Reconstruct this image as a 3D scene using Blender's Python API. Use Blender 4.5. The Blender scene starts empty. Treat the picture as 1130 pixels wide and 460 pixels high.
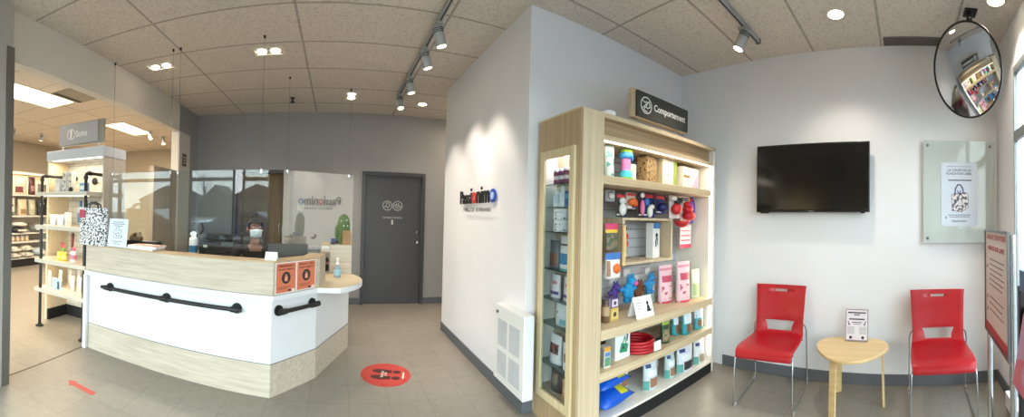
import bpy, bmesh, math, random
from mathutils import Vector, Matrix
random.seed(7)
S = bpy.context.scene
C = S.collection
PI = math.pi

# ------------------------------------------------------------------ materials
MATS = {}
def principled(name):
    m = bpy.data.materials.new(name); m.use_nodes = True
    nt = m.node_tree; b = nt.nodes['Principled BSDF']
    return m, nt, b
def lin(c):
    return tuple(((v/12.92) if v <= .04045 else ((v+.055)/1.055)**2.4) for v in (x/255 for x in c)) + (1,)
def paint(name, rgb, rough=.6, metal=0, var=.06, scale=6, spec=.5, coat=0, emit=0):
    """plain surface: base colour broken up by a faint noise"""
    if name in MATS: return MATS[name]
    m, nt, b = principled(name)
    c = lin(rgb)
    tc = nt.nodes.new('ShaderNodeTexCoord'); nz = nt.nodes.new('ShaderNodeTexNoise')
    nz.inputs['Scale'].default_value = scale; nz.inputs['Detail'].default_value = 3
    nt.links.new(tc.outputs['Object'], nz.inputs['Vector'])
    r = nt.nodes.new('ShaderNodeValToRGB'); e = r.color_ramp.elements
    e[0].position = .3; e[1].position = .7
    e[0].color = tuple(v*(1-var) for v in c[:3])+(1,); e[1].color = tuple(min(1, v*(1+var)) for v in c[:3])+(1,)
    nt.links.new(nz.outputs['Fac'], r.inputs['Fac']); nt.links.new(r.outputs['Color'], b.inputs['Base Color'])
    b.inputs['Roughness'].default_value = rough; b.inputs['Metallic'].default_value = metal
    b.inputs['Specular IOR Level'].default_value = spec
    b.inputs['Coat Weight'].default_value = coat
    if emit:
        b.inputs['Emission Color'].default_value = c; b.inputs['Emission Strength'].default_value = emit
    MATS[name] = m; return m
def wood(name, a, bcol, axis='z', rough=.45, freq=55):
    if name in MATS: return MATS[name]
    m, nt, b = principled(name)
    tc = nt.nodes.new('ShaderNodeTexCoord'); mp = nt.nodes.new('ShaderNodeMapping')
    sc = {'x': (.9, freq, freq), 'y': (freq, .9, freq), 'z': (freq, freq, .9)}[axis]
    mp.inputs['Scale'].default_value = sc
    nz = nt.nodes.new('ShaderNodeTexNoise'); nz.inputs['Scale'].default_value = 1.0
    nz.inputs['Detail'].default_value = 5; nz.inputs['Roughness'].default_value = .6
    r = nt.nodes.new('ShaderNodeValToRGB'); e = r.color_ramp.elements
    e[0].position = .34; e[1].position = .66; e[0].color = lin(a); e[1].color = lin(bcol)
    bp = nt.nodes.new('ShaderNodeBump'); bp.inputs['Strength'].default_value = .06; bp.inputs['Distance'].default_value = .002
    L = nt.links.new
    L(tc.outputs['Object'], mp.inputs['Vector']); L(mp.outputs['Vector'], nz.inputs['Vector'])
    L(nz.outputs['Fac'], r.inputs['Fac']); L(r.outputs['Color'], b.inputs['Base Color'])
    L(nz.outputs['Fac'], bp.inputs['Height']); L(bp.outputs['Normal'], b.inputs['Normal'])
    b.inputs['Roughness'].default_value = rough
    MATS[name] = m; return m
def grid_mat(name, base, base2, line, w, h, mortar, off, rough, axes='xy', speck=None, bump=.15, stagger=0, emit=0):
    """a square tile grid laid in world metres, with a mottled face"""
    if name in MATS: return MATS[name]
    m, nt, b = principled(name); L = nt.links.new
    tc = nt.nodes.new('ShaderNodeTexCoord'); mp = nt.nodes.new('ShaderNodeMapping')
    mp.inputs['Location'].default_value = (-off[0], -off[1], 0)
    src = tc.outputs['Object']
    if axes == 'xz':
        sx = nt.nodes.new('ShaderNodeSeparateXYZ'); cb = nt.nodes.new('ShaderNodeCombineXYZ')
        L(src, sx.inputs[0]); L(sx.outputs['X'], cb.inputs['X']); L(sx.outputs['Z'], cb.inputs['Y']); src = cb.outputs[0]
    L(src, mp.inputs['Vector'])
    bk = nt.nodes.new('ShaderNodeTexBrick'); bk.offset = stagger; bk.squash = 1
    bk.inputs['Scale'].default_value = 1; bk.inputs['Brick Width'].default_value = w; bk.inputs['Row Height'].default_value = h
    bk.inputs['Mortar Size'].default_value = mortar; bk.inputs['Mortar Smooth'].default_value = .1
    bk.inputs['Color1'].default_value = lin(base); bk.inputs['Color2'].default_value = lin(base2); bk.inputs['Mortar'].default_value = lin(line)
    L(mp.outputs['Vector'], bk.inputs['Vector'])
    nz = nt.nodes.new('ShaderNodeTexNoise'); nz.inputs['Scale'].default_value = speck[0] if speck else 9
    nz.inputs['Detail'].default_value = 6; nz.inputs['Roughness'].default_value = .65
    L(tc.outputs['Object'], nz.inputs['Vector'])
    r = nt.nodes.new('ShaderNodeValToRGB'); e = r.color_ramp.elements
    lo = speck[1] if speck else .86
    e[0].position = speck[2] if speck else .35; e[1].position = speck[3] if speck else .65
    e[0].color = (lo, lo, lo, 1); e[1].color = (1, 1, 1, 1)
    L(nz.outputs['Fac'], r.inputs['Fac'])
    mx = nt.nodes.new('ShaderNodeMixRGB'); mx.blend_type = 'MULTIPLY'; mx.inputs['Fac'].default_value = 1
    L(bk.outputs['Color'], mx.inputs['Color1']); L(r.outputs['Color'], mx.inputs['Color2'])
    L(mx.outputs['Color'], b.inputs['Base Color'])
    bp = nt.nodes.new('ShaderNodeBump'); bp.inputs['Strength'].default_value = bump; bp.inputs['Distance'].default_value = .003
    L(bk.outputs['Fac'], bp.inputs['Height']); bp.invert = True; L(bp.outputs['Normal'], b.inputs['Normal'])
    b.inputs['Roughness'].default_value = rough
    MATS[name] = m; return m
def emitter(name, rgb, s):
    if name in MATS: return MATS[name]
    m = bpy.data.materials.new(name); m.use_nodes = True; nt = m.node_tree; nt.nodes.clear()
    o = nt.nodes.new('ShaderNodeOutputMaterial'); e = nt.nodes.new('ShaderNodeEmission')
    e.inputs['Color'].default_value = lin(rgb); e.inputs['Strength'].default_value = s
    nt.links.new(e.outputs[0], o.inputs[0]); MATS[name] = m; return m
def clear(name, tint=(255, 255, 255), ior=1.5, rough=0.0, gain=1.0, body=None, amount=0.0):
    """thin clear sheet: see-through with Fresnel reflection, optional milky body"""
    if name in MATS: return MATS[name]
    m = bpy.data.materials.new(name); m.use_nodes = True; nt = m.node_tree; nt.nodes.clear(); L = nt.links.new
    o = nt.nodes.new('ShaderNodeOutputMaterial'); t = nt.nodes.new('ShaderNodeBsdfTransparent'); g = nt.nodes.new('ShaderNodeBsdfGlossy')
    f = nt.nodes.new('ShaderNodeFresnel'); ge = nt.nodes.new('ShaderNodeNewGeometry'); mi = nt.nodes.new('ShaderNodeMapRange')
    mi.inputs['To Min'].default_value = ior; mi.inputs['To Max'].default_value = 1/ior   # same reflectance on both faces of a thin sheet
    L(ge.outputs['Backfacing'], mi.inputs['Value']); L(mi.outputs['Result'], f.inputs['IOR'])
    mu = nt.nodes.new('ShaderNodeMath'); mu.operation = 'MULTIPLY'; mu.inputs[1].default_value = gain; mu.use_clamp = True
    t.inputs['Color'].default_value = lin(tint); g.inputs['Roughness'].default_value = rough
    mx = nt.nodes.new('ShaderNodeMixShader')
    L(f.outputs[0], mu.inputs[0]); L(mu.outputs[0], mx.inputs['Fac']); L(g.outputs[0], mx.inputs[2])
    if body:
        d = nt.nodes.new('ShaderNodeBsdfDiffuse'); d.inputs['Color'].default_value = lin(body)
        m2 = nt.nodes.new('ShaderNodeMixShader'); m2.inputs['Fac'].default_value = amount
        L(t.outputs[0], m2.inputs[1]); L(d.outputs[0], m2.inputs[2]); L(m2.outputs[0], mx.inputs[1])
    else:
        L(t.outputs[0], mx.inputs[1])
    L(mx.outputs[0], o.inputs[0]); MATS[name] = m; return m
def blotch(name, base, spots, scale, thr=.55, rough=.5, kind='noise'):
    """two-tone printed pattern"""
    if name in MATS: return MATS[name]
    m, nt, b = principled(name); L = nt.links.new
    tc = nt.nodes.new('ShaderNodeTexCoord')
    if kind == 'voronoi':
        nz = nt.nodes.new('ShaderNodeTexVoronoi'); nz.inputs['Scale'].default_value = scale; out = nz.outputs['Distance']
    else:
        nz = nt.nodes.new('ShaderNodeTexNoise'); nz.inputs['Scale'].default_value = scale; nz.inputs['Detail'].default_value = 1.5; out = nz.outputs['Fac']
    L(tc.outputs['Object'], nz.inputs['Vector'])
    r = nt.nodes.new('ShaderNodeValToRGB'); r.color_ramp.interpolation = 'CONSTANT'; e = r.color_ramp.elements
    e[0].position = 0; e[1].position = thr
    e[0].color = lin(spots if kind == 'voronoi' else base); e[1].color = lin(base if kind == 'voronoi' else spots)
    L(out, r.inputs['Fac']); L(r.outputs['Color'], b.inputs['Base Color']); b.inputs['Roughness'].default_value = rough
    MATS[name] = m; return m
def col(rgb, rough=.45, **k):
    return paint('print_%02x%02x%02x_%d' % (rgb[0], rgb[1], rgb[2], int(rough*100)), rgb, rough, var=.03, **k)

# ------------------------------------------------------------------ mesh building
ORG = {}
class MB:
    """collects simple solids and links them as ONE mesh object"""
    def __init__(s): s.v = []; s.f = []; s.mi = []; s.sm = []
    def add(s, vs, fs, mi=0, smooth=False, M=None):
        o = len(s.v)
        for p in vs:
            p = Vector(p)
            if M is not None: p = M @ p
            s.v.append(p)
        for f in fs:
            s.f.append([o+i for i in f]); s.mi.append(mi); s.sm.append(smooth)
        return s
    def box(s, x0, x1, y0, y1, z0, z1, mi=0, M=None):
        v = [(x, y, z) for z in (z0, z1) for y in (y0, y1) for x in (x0, x1)]
        f = [(0, 2, 3, 1), (4, 5, 7, 6), (0, 1, 5, 4), (2, 6, 7, 3), (0, 4, 6, 2), (1, 3, 7, 5)]
        return s.add(v, f, mi, False, M)
    def prism(s, poly, z0, z1, mi=0, M=None, smooth=False):
        n = len(poly)
        a = sum(poly[i][0]*poly[(i+1) % n][1]-poly[(i+1) % n][0]*poly[i][1] for i in range(n))
        if a < 0: poly = poly[::-1]
        v = [(x, y, z0) for x, y in poly]+[(x, y, z1) for x, y in poly]
        s.add(v, [list(range(n))[::-1], [n+i for i in range(n)]], mi, False, M)
        o = len(s.v)-2*n
        for i in range(n):
            j = (i+1) % n
            s.f.append([o+i, o+j, o+n+j, o+n+i]); s.mi.append(mi); s.sm.append(smooth)
        return s
    def tube(s, pts, r, seg=10, mi=0, closed=False, M=None, caps=True):
        pts = [Vector(p) for p in pts]; n = len(pts); R = r if isinstance(r, (list, tuple)) else [r]*n
        rings = []; up = None
        for i, p in enumerate(pts):
            if closed: d = (pts[(i+1) % n]-pts[i-1]).normalized()
            elif i == 0: d = (pts[1]-p).normalized()
            elif i == n-1: d = (p-pts[i-1]).normalized()
            else: d = ((pts[i+1]-p).normalized()+(p-pts[i-1]).normalized()).normalized()
            if up is None:
                up = Vector((0, 0, 1)) if abs(d.z) < .9 else Vector((1, 0, 0))
            sd = d.cross(up).normalized(); up = sd.cross(d).normalized()
            rings.append([p+R[i]*(math.cos(2*PI*k/seg)*sd+math.sin(2*PI*k/seg)*up) for k in range(seg)])
        vs = [q for ring in rings for q in ring]; fs = []
        for i in range(n if closed else n-1):
            a = i*seg; b = ((i+1) % n)*seg
            for k in range(seg):
                l = (k+1) % seg; fs.append((a+k, a+l, b+l, b+k))
        s.add(vs, fs, mi, True, M)
        if not closed and caps:
            s.add(rings[0], [list(range(seg))], mi, False, M); s.add(rings[-1], [list(range(seg))[::-1]], mi, False, M)
        return s
    def lathe(s, prof, c=(0, 0, 0), seg=20, mi=0, M=None, smooth=True, cap=True):
        """prof: (radius, z) from bottom to top about a vertical axis at c"""
        vs = []; fs = []
        for r, z in prof:
            for k in range(seg): vs.append((c[0]+r*math.cos(2*PI*k/seg), c[1]+r*math.sin(2*PI*k/seg), c[2]+z))
        for i in range(len(prof)-1):
            for k in range(seg):
                l = (k+1) % seg; fs.append((i*seg+k, i*seg+l, (i+1)*seg+l, (i+1)*seg+k))
        s.add(vs, fs, mi, smooth, M)
        if cap:
            n = len(prof)
            s.add(vs[:seg], [list(range(seg))[::-1]], mi, False, M); s.add(vs[(n-1)*seg:], [list(range(seg))], mi, False, M)
        return s
    def cyl(s, p0, p1, r, seg=16, mi=0, M=None): return s.tube([p0, p1], r, seg, mi, False, M)
    def ball(s, c, r, mi=0, seg=14, rows=9, M=None):
        rx, ry, rz = r if isinstance(r, (list, tuple)) else (r, r, r)
        vs = []; fs = []
        for i in range(rows+1):
            t = -PI/2+PI*i/rows
            for k in range(seg):
                a = 2*PI*k/seg; vs.append((c[0]+rx*math.cos(t)*math.cos(a), c[1]+ry*math.cos(t)*math.sin(a), c[2]+rz*math.sin(t)))
        for i in range(rows):
            for k in range(seg):
                l = (k+1) % seg; fs.append((i*seg+k, i*seg+l, (i+1)*seg+l, (i+1)*seg+k))
        return s.add(vs, fs, mi, True, M)
    def build(s, name, mats, parent=None, bevel=0, merge=False):
        me = bpy.data.meshes.new(name)
        o = Vector((0, 0, 0))
        if parent is not None: o = ORG.get(parent.as_pointer(), Vector((0, 0, 0)))
        me.from_pydata([tuple(p-o) for p in s.v], [], s.f)
        if not isinstance(mats, (list, tuple)): mats = [mats]
        for m in mats: me.materials.append(m)
        for p, mi, sm in zip(me.polygons, s.mi, s.sm): p.material_index = mi; p.use_smooth = sm
        if merge:
            bm = bmesh.new(); bm.from_mesh(me); bmesh.ops.remove_doubles(bm, verts=bm.verts, dist=1e-5); bm.to_mesh(me); bm.free()
        me.update()
        ob = bpy.data.objects.new(name, me); C.objects.link(ob)
        if parent is not None: ob.parent = parent; ORG[ob.as_pointer()] = o.copy()
        else: ORG[ob.as_pointer()] = Vector((0, 0, 0))
        if bevel:
            b = ob.modifiers.new('bevel', 'BEVEL'); b.width = bevel; b.segments = 2; b.limit_method = 'ANGLE'; b.angle_limit = .7
            b.harden_normals = False
        return ob
KEEP = []
def tag(o, label=None, cat=None, group=None, kind=None):
    if label: o['label'] = label
    if cat: o['category'] = cat
    if group: o['group'] = group
    if kind: o['kind'] = kind
    return o
def thing(name, label, cat, loc=(0, 0, 0), group=None):
    o = bpy.data.objects.new(name, None); C.objects.link(o); o.location = loc; o.empty_display_size = .05
    ORG[o.as_pointer()] = Vector(loc); KEEP.append(o)
    return tag(o, label, cat, group)
def struct(o): o['kind'] = 'structure'; return o
def rot(o, rz): o.rotation_euler = (0, 0, rz)
def copy_tree(o, parent=None):
    c = o.copy(); C.objects.link(c)
    if parent is not None: c.parent = parent
    for ch in list(o.children): copy_tree(ch, c)
    return c
def text_data(body, size, extrude=.002, bold=0, spacing=1.0, align='CENTER'):
    cu = bpy.data.curves.new('lettering', 'FONT'); cu.body = body; cu.size = size; cu.extrude = extrude; cu.offset = bold
    cu.align_x = align; cu.align_y = 'CENTER'; cu.space_character = spacing; cu.resolution_u = 3
    ob = bpy.data.objects.new('lettering', cu); C.objects.link(ob)
    bpy.context.view_layer.update()
    me = bpy.data.meshes.new_from_object(ob.evaluated_get(bpy.context.evaluated_depsgraph_get()))
    vs = [v.co.copy() for v in me.vertices]; fs = [list(p.vertices) for p in me.polygons]
    bpy.data.objects.remove(ob); bpy.data.curves.remove(cu); bpy.data.meshes.remove(me)
    return vs, fs
def frame(o, right, up):
    """matrix that stands an XY drawing up: x -> right, y -> up, z -> out of the face"""
    r = Vector(right).normalized(); u = Vector(up).normalized(); n = r.cross(u)
    M = Matrix((r, u, n)).transposed().to_4x4(); M.translation = Vector(o); return M
def write(mb, M, body, x, y, width=None, size=.02, mi=0, bold=0, extrude=.0006, align='CENTER', height=None):
    vs, fs = text_data(body, 1, 0, bold, align=align); vs = [Vector((v.x, v.y, extrude)) for v in vs]
    if not vs: return
    xs = [v.x for v in vs]; w = max(xs)-min(xs); k = (width/w) if width else 1
    ys = [v.y for v in vs]; hh = max(ys)-min(ys); ky = (height/hh) if height else k
    cx = (max(xs)+min(xs))/2 if align == 'CENTER' else min(xs); cy = (max(ys)+min(ys))/2
    mb.add([((v.x-cx)*k+x, (v.y-cy)*ky+y, v.z) for v in vs], fs, mi, False, M)
def plate(mb, M, x0, x1, y0, y1, mi=0, t=.0008, z=0): mb.box(x0, x1, y0, y1, z, z+t, mi, M)
def ring(mb, M, x, y, r, w, mi=0, seg=28, z=0, t=.001):
    vs = []; fs = []
    for k in range(seg):
        a = 2*PI*k/seg
        for q in (r-w, r):
            for zz in (z, z+t): vs.append((x+q*math.cos(a), y+q*math.sin(a), zz))
    for k in range(seg):
        a = 4*k; b = 4*((k+1) % seg)
        fs += [(a+1, a+3, b+3, b+1), (a+2, b+2, b+3, a+3), (a, a+1, b+1, b), (a, b, b+2, a+2)]
    mb.add(vs, fs, mi, False, M)
def disc(mb, M, x, y, rx, ry, mi=0, seg=24, z=0, t=.001):
    mb.prism([(x+rx*math.cos(2*PI*k/seg), y+ry*math.sin(2*PI*k/seg)) for k in range(seg)], z, z+t, mi, M)
def stroke(mb, M, pts, w, mi=0, z=0, t=.001):
    """flat ribbon along a polyline"""
    for a, b in zip(pts[:-1], pts[1:]):
        d = Vector((b[0]-a[0], b[1]-a[1])); 
        if d.length < 1e-9: continue
        d.normalize(); n = Vector((-d.y, d.x))*w/2; e = d*w*.3
        q = [(a[0]-e.x+n.x, a[1]-e.y+n.y), (a[0]-e.x-n.x, a[1]-e.y-n.y), (b[0]+e.x-n.x, b[1]+e.y-n.y), (b[0]+e.x+n.x, b[1]+e.y+n.y)]
        mb.prism(q, z, z+t, mi, M)

# shared finishes
W_UNIT = wood('ash_vertical', (184, 163, 133), (206, 187, 157), 'z', .45)
W_UNITX = wood('ash_horizontal', (186, 164, 130), (208, 188, 155), 'x', .45)
W_CTR = wood('grey_ash_laminate', (182, 169, 150), (204, 192, 174), 'x', .5, 40)
W_CTRTOP = wood('counter_cap_wood', (176, 150, 116), (198, 174, 140), 'x', .45, 40)
W_DESK = wood('pale_maple_top', (216, 196, 162), (228, 210, 178), 'x', .4, 30)
W_TABLE = wood('birch_plywood', (212, 178, 124), (226, 196, 146), 'y', .4, 30)
W_PANEL = wood('taupe_wood', (172, 156, 138), (190, 174, 156), 'z', .5)
WHITE = paint('white_laminate', (224, 225, 228), .4, var=.01)
BLACK = paint('black_metal', (22, 22, 23), .45, var=.05)
BLACKP = paint('black_plastic', (18, 18, 19), .35, var=.05)
CHROME = paint('brushed_chrome', (190, 190, 192), .22, 1.0, var=.02)
GREYM = paint('grey_aluminium', (112, 114, 116), .4, .6, var=.03)
WALLW = paint('white_wall_paint', (230, 229, 231), .75, var=.012, scale=3)
WALLG = paint('grey_wall_paint', (156, 154, 152), .75, var=.015, scale=3)
BASEG = paint('grey_vinyl_base', (96, 99, 104), .55, var=.03)
DOORG = paint('charcoal_door_paint', (72, 71, 73), .45, var=.03)
FRAMEG = paint('charcoal_frame_paint', (66, 66, 69), .4, var=.03)
GLASS = clear('clear_glass', (240, 247, 244), 1.45)
PAPER = paint('white_paper', (238, 238, 238), .7, var=.01)
INK = col((30, 30, 32), .6); GREYINK = col((120, 122, 128), .6)
REDP = paint('red_chair_plastic', (168, 14, 26), .38, var=.04)
LAMP = emitter('warm_lamp', (255, 240, 214), 9)
STRIP = emitter('led_strip', (255, 246, 226), 2.6)
# ------------------------------------------------------------------ camera
CAMZ, CEIL = 1.429, 3.009
cam = bpy.data.cameras.new('camera'); co = bpy.data.objects.new('camera', cam); C.objects.link(co); S.camera = co
F_, HY_, YAW, TX, TY = 400.2, 234.42, -0.48334, 0.01329, -0.02337
cam.type = 'PANO'
def set_pano(c):
    c.panorama_type = 'CENTRAL_CYLINDRICAL'
    c.central_cylindrical_range_u_min = -565/F_; c.central_cylindrical_range_u_max = 565/F_
    c.central_cylindrical_range_v_min = -(460-HY_)/F_; c.central_cylindrical_range_v_max = HY_/F_
    c.central_cylindrical_radius = 1.0
set_pano(cam)
cam.clip_start = .02
co.matrix_world = (Matrix.Translation((0, 0, CAMZ)) @ Matrix.Rotation(YAW, 4, 'Z') @ Matrix.Rotation(TY, 4, 'Y')
                   @ Matrix.Rotation(TX, 4, 'X') @ Matrix.Rotation(PI/2, 4, 'X'))

# ------------------------------------------------------------------ room shell
FLOOR = grid_mat('floor_vinyl_tile', (151, 143, 131), (146, 138, 126), (128, 121, 110), .305, .305, .0022, (.129, 2.718), .38, 'xy', (14, .84, .3, .7), .05)
CEILM = grid_mat('ceiling_tile', (226, 215, 202), (222, 211, 198), (176, 166, 154), 1.198, .625, .011, (-1.555, -.401), .9, 'xy', (60, .72, .36, .5), .3)
struct(MB().box(-7, 3.5, -.9, 8.75, -.1, 0).build('floor', FLOOR))
struct(MB().box(-7, 3.5, -.9, 8.75, CEIL, CEIL+.1).build('ceiling', CEILM))
XP, XT, YS, YB, YW, XL = 1.335, 3.21, 2.311, 5.70, -.82, -2.335
# back wall with two door openings
w = MB()
for a, b, z0, z1 in ((XL-.115, -1.64, 0, CEIL), (-1.64, -.74, 2.04, CEIL), (-.74, .43, 0, CEIL), (.43, 1.36, 2.05, CEIL), (1.36, 3.4, 0, CEIL)):
    w.box(a, b, YB, YB+.12, z0, z1)
struct(w.build('wall_back', WALLG))
struct(MB().box(XP, XT+.15, YS, 4.38, 0, CEIL).build('wall_middle', WALLW))
struct(MB().box(XT, XT+.15, YW-.012, YS, 0, CEIL).build('wall_right', WALLW))
struct(MB().box(3.28, 3.4, 4.38, YB, 0, CEIL).build('wall_corridor', WALLG))
struct(MB().box(2.67, XT, YW-.012, YW, 0, CEIL).box(-6.9, 2.67, YW-.08, YW, 2.625, CEIL).build('wall_front', WALLW))
BULK = paint('taupe_bulkhead_paint', (226, 219, 208), .7, var=.012, scale=3)
struct(MB().box(-2.42, -2.245, 1.5, 1.785, 0, CEIL).build('wall_left', paint('grey_jamb_paint', (178, 174, 168), .6, var=.02)))
struct(MB().box(-2.252, -2.238, 1.72, 1.795, 0, 2.66).build('trim_1', paint('jamb_trim_metal', (120, 117, 113), .4, .5, var=.02)))
struct(MB().box(-2.45, XL, YW, 4.97, 2.6, CEIL).build('wall_left_header', BULK))
struct(MB().box(-2.45, XL, 4.97, YB, 0, CEIL).build('wall_left_end', WALLG))
struct(MB().box(-2.46, XL+.008, 4.96, 5.37, 0, 2.6).build('trim_3', paint('pale_column_paint', (216, 210, 202), .65, var=.015)))
struct(MB().box(-2.43, -2.355, 4.24, 4.955, 0, 2.0).build('wall_partition', W_PANEL))
struct(MB().box(-2.36, -2.345, 1.795, 2.86, 0, .003).build('trim_2', paint('dark_floor_strip', (96, 84, 70), .5)))
TANW = paint('tan_shop_wall', (176, 165, 146), .75, var=.015, scale=3)
struct(MB().box(-7, -6.9, YW-.08, 8.75, 0, CEIL).build('wall_shop_left', TANW))
struct(MB().box(-6.9, -2.33, 8.63, 8.75, 0, CEIL).build('wall_shop_back', TANW))
struct(MB().box(-2.45, XL, YB+.12, 8.63, 0, CEIL).build('wall_shop_right', TANW))
# room behind the open doorway
ROOMW = paint('cream_back_room_wall', (150, 144, 132), .75)
struct(MB().box(XL, .45, 8.1, 8.2, 0, CEIL).build('wall_rear_room_back', ROOMW))
struct(MB().box(.33, .45, YB+.12, 8.1, 0, CEIL).build('wall_rear_room_side', ROOMW))
# baseboards
BH = .1
def base(name, *bx):
    m = MB()
    for b in bx: m.box(*b, 0, BH)
    return struct(m.build(name, BASEG, bevel=.003))
base('baseboard_right', (XT-.012, XT, YW, YS-.55))
base('baseboard_back', (XL, -1.69, YB-.012, YB), (-.70, .385, YB-.012, YB), (1.405, 3.28, YB-.012, YB))
base('baseboard_middle', (XP-.012, XP, YS-.012, 4.38))
base('baseboard_shelf_wall', (XP, 1.41, YS-.012, YS))
base('baseboard_front', (2.67, XT-.012, YW, YW+.012))
# doors
def frame_bars(x0, x1, z1, wd, y0, y1):
    return MB().box(x0, x0+wd, y0, y1, 0, z1).box(x1-wd, x1, y0, y1, 0, z1).box(x0+wd, x1-wd, y0, y1, z1-wd, z1)
d1 = struct(frame_bars(.39, 1.405, 2.095, .055, YB-.03, YB+.125).build('door_1', FRAMEG, bevel=.004))
slab = MB().box(.447, 1.348, YB+.02, YB+.065, .001, 2.038).build('door_panel', DOORG, d1, bevel=.003)
kb = MB().cyl((1.285, YB+.02, .985), (1.285, YB+.008, .985), .032).cyl((1.285, YB+.008, .985), (1.285, YB-.03, .985), .012)
kb.ball((1.285, YB-.045, .985), .028).build('door_knob', CHROME, slab)
MB().box(1.27, 1.30, YB+.012, YB+.02, 1.13, 1.17).build('lock_plate', CHROME, slab)
LW = col((206, 204, 202), .6)
Md = frame((.885, YB+.019, 1.565), (1, 0, 0), (0, 0, 1))
m = MB()
for sx in (-.083, .083): ring(m, Md, sx, 0, .077, .008)
# a sitting dog outline and a curled cat outline
stroke(m, Md, [(-.138, -.028), (-.118, -.012), (-.106, .006), (-.098, .034), (-.086, .05), (-.07, .044), (-.06, .026), (-.046, .004), (-.05, -.012), (-.076, -.02), (-.082, -.05)], .007)
stroke(m, Md, [(-.118, -.012), (-.1, -.02), (-.082, -.012)], .006)
stroke(m, Md, [(.028, .02), (.05, .0), (.058, -.03), (.085, -.046), (.12, -.03), (.136, -.004), (.115, .0), (.09, -.012)], .007)
stroke(m, Md, [(.05, .0), (.062, .034), (.076, .022), (.094, .036), (.1, .014), (.09, -.012), (.07, -.006)], .007)
write(m, Md, 'CONSULTATION', 0, -.19, width=.30, height=.028)
write(m, Md, '1', 0, -.262, size=.1, width=.028, height=.075, bold=.01)
m.build('door_lettering', LW, slab)['label'] = 'white animal icons over the word consultation and the number 1'
d2 = struct(frame_bars(-1.685, -.695, 2.085, .055, YB-.03, YB+.125).build('door_2', FRAMEG, bevel=.004))

# ------------------------------------------------------------------ front glazing and the street outside
def window(n, x0, x1, jw=.05):
    m = MB(); y0, y1 = YW-.03, YW+.004
    for a, b in ((x0, x0+.05), (x1-jw, x1)): m.box(a, b, y0, y1, 0, 2.625)
    for z0, z1 in ((2.565, 2.625), (2.045, 2.125), (0, .11)): m.box(x0+.05, x1-jw, y0, y1, z0, z1)
    f = struct(m.build('window_%d' % n, paint('window_frame_grey', (150, 154, 155), .4, .4), bevel=.004))
    MB().box(x0+.05, x1-jw, YW-.012, YW-.006, .11, 2.045).box(x0+.05, x1-jw, YW-.012, YW-.006, 2.125, 2.565).build('pane', GLASS, f)
for n, (a, b) in enumerate(((1.45, 2.67), (.25, 1.45), (-1.0, .25), (-2.245, -1.0), (-3.9, -2.42), (-5.4, -3.9), (-6.9, -5.4))): window(n+1, a, b, .016 if n == 0 else .05)
SNOW = paint('snowy_asphalt', (118, 118, 120), .9, var=.3, scale=.35)
tag(MB().box(-70, 60, -90, YW-.08, -.2, -.06).build('ground', SNOW), kind='structure')
def house(x, y, w, d, h, rh, wall, roof, label):
    t = thing('house', label, 'house', (x, y, -.06), 'houses across the street')
    MB().box(x-w/2, x+w/2, y-d, y, -.06, h).build('house_wall', wall, t)
    m = MB(); v = [(x-w/2-.4, y+.4, h), (x+w/2+.4, y+.4, h), (x+w/2+.4, y-d-.4, h), (x-w/2-.4, y-d-.4, h), (x, y+.4, h+rh), (x, y-d-.4, h+rh)]
    m.add(v, [(0, 1, 4), (3, 5, 2), (1, 2, 5, 4), (0, 4, 5, 3), (0, 3, 2, 1)]); m.build('roof', roof, t)
    for k in range(3):
        cx = x-w/2+(k+.5)*w/3
        MB().box(cx-.55, cx+.55, y, y+.06, 1.0, 2.3).build('house_window', col((40, 46, 54), .2), t)
RF = col((82, 80, 82), .9)
house(-19, -58, 12, 8, 3.4, 3.0, col((120, 112, 104), .9), RF, 'low brown house with one gable facing the lot, reflected in the counter screen')
house(-40, -62, 14, 8, 3.2, 3.2, col((110, 110, 114), .9), RF, 'grey gabled house further along the street')
house(-29, -62, 6, 7, 3.2, 3.4, col((96, 90, 86), .9), RF, 'dark gabled house standing between two others further back')
house(-8, -61, 7.4, 7, 3.4, 3.0, col((104, 98, 96), .9), RF, 'grey brown gabled house behind the bare trees')
house(4, -62, 14, 8, 3.4, 2.8, col((142, 130, 116), .9), RF, 'tan gabled house across from the entrance')
def car(x, y, rz, body, label):
    t = thing('parked_car', label, 'car', (0, 0, 0), 'cars parked outside')
    P_ = [(-2.2, .35), (-2.2, .85), (-1.5, .95), (-.9, 1.42), (.7, 1.45), (1.5, 1.0), (2.2, .85), (2.25, .35)]
    M = Matrix(((1, 0, 0, 0), (0, 0, -1, .85), (0, 1, 0, 0), (0, 0, 0, 1)))
    MB().prism(P_, 0, 1.7, 0, M).build('car_body', body, t, bevel=.06)
    G_ = [(-1.35, .98), (-.85, 1.36), (.62, 1.39), (1.3, 1.0)]
    MB().prism(G_, -.005, 1.705, 0, M).build('car_windows', col((28, 32, 38), .15), t)
    for sx in (-1.4, 1.4):
        for sy in (-.8, .8): MB().cyl((sx, sy-.1, .32), (sx, sy+.1, .32), .32, 18).build('wheel', BLACK, t)
    t.location = (x, y, -.06); rot(t, rz)
car(-4.9, -9.5, .1, paint('blue_car_paint', (44, 56, 88), .25, .3), 'blue car parked outside the front windows')
car(-10.4, -10.2, .1, paint('silver_car_paint', (150, 154, 160), .25, .4), 'silver car parked outside the shop windows')
m = MB()
for k in range(14): m.ball((-40+k*5.2, -15+random.uniform(-.5, .5), -.05), (3.2, 1.6, random.uniform(.5, .9)))
tag(m.build('snow', paint('snow_white', (232, 236, 242), .8)), 'ploughed bank of snow along the parking lot', 'snow', kind='stuff')
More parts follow.
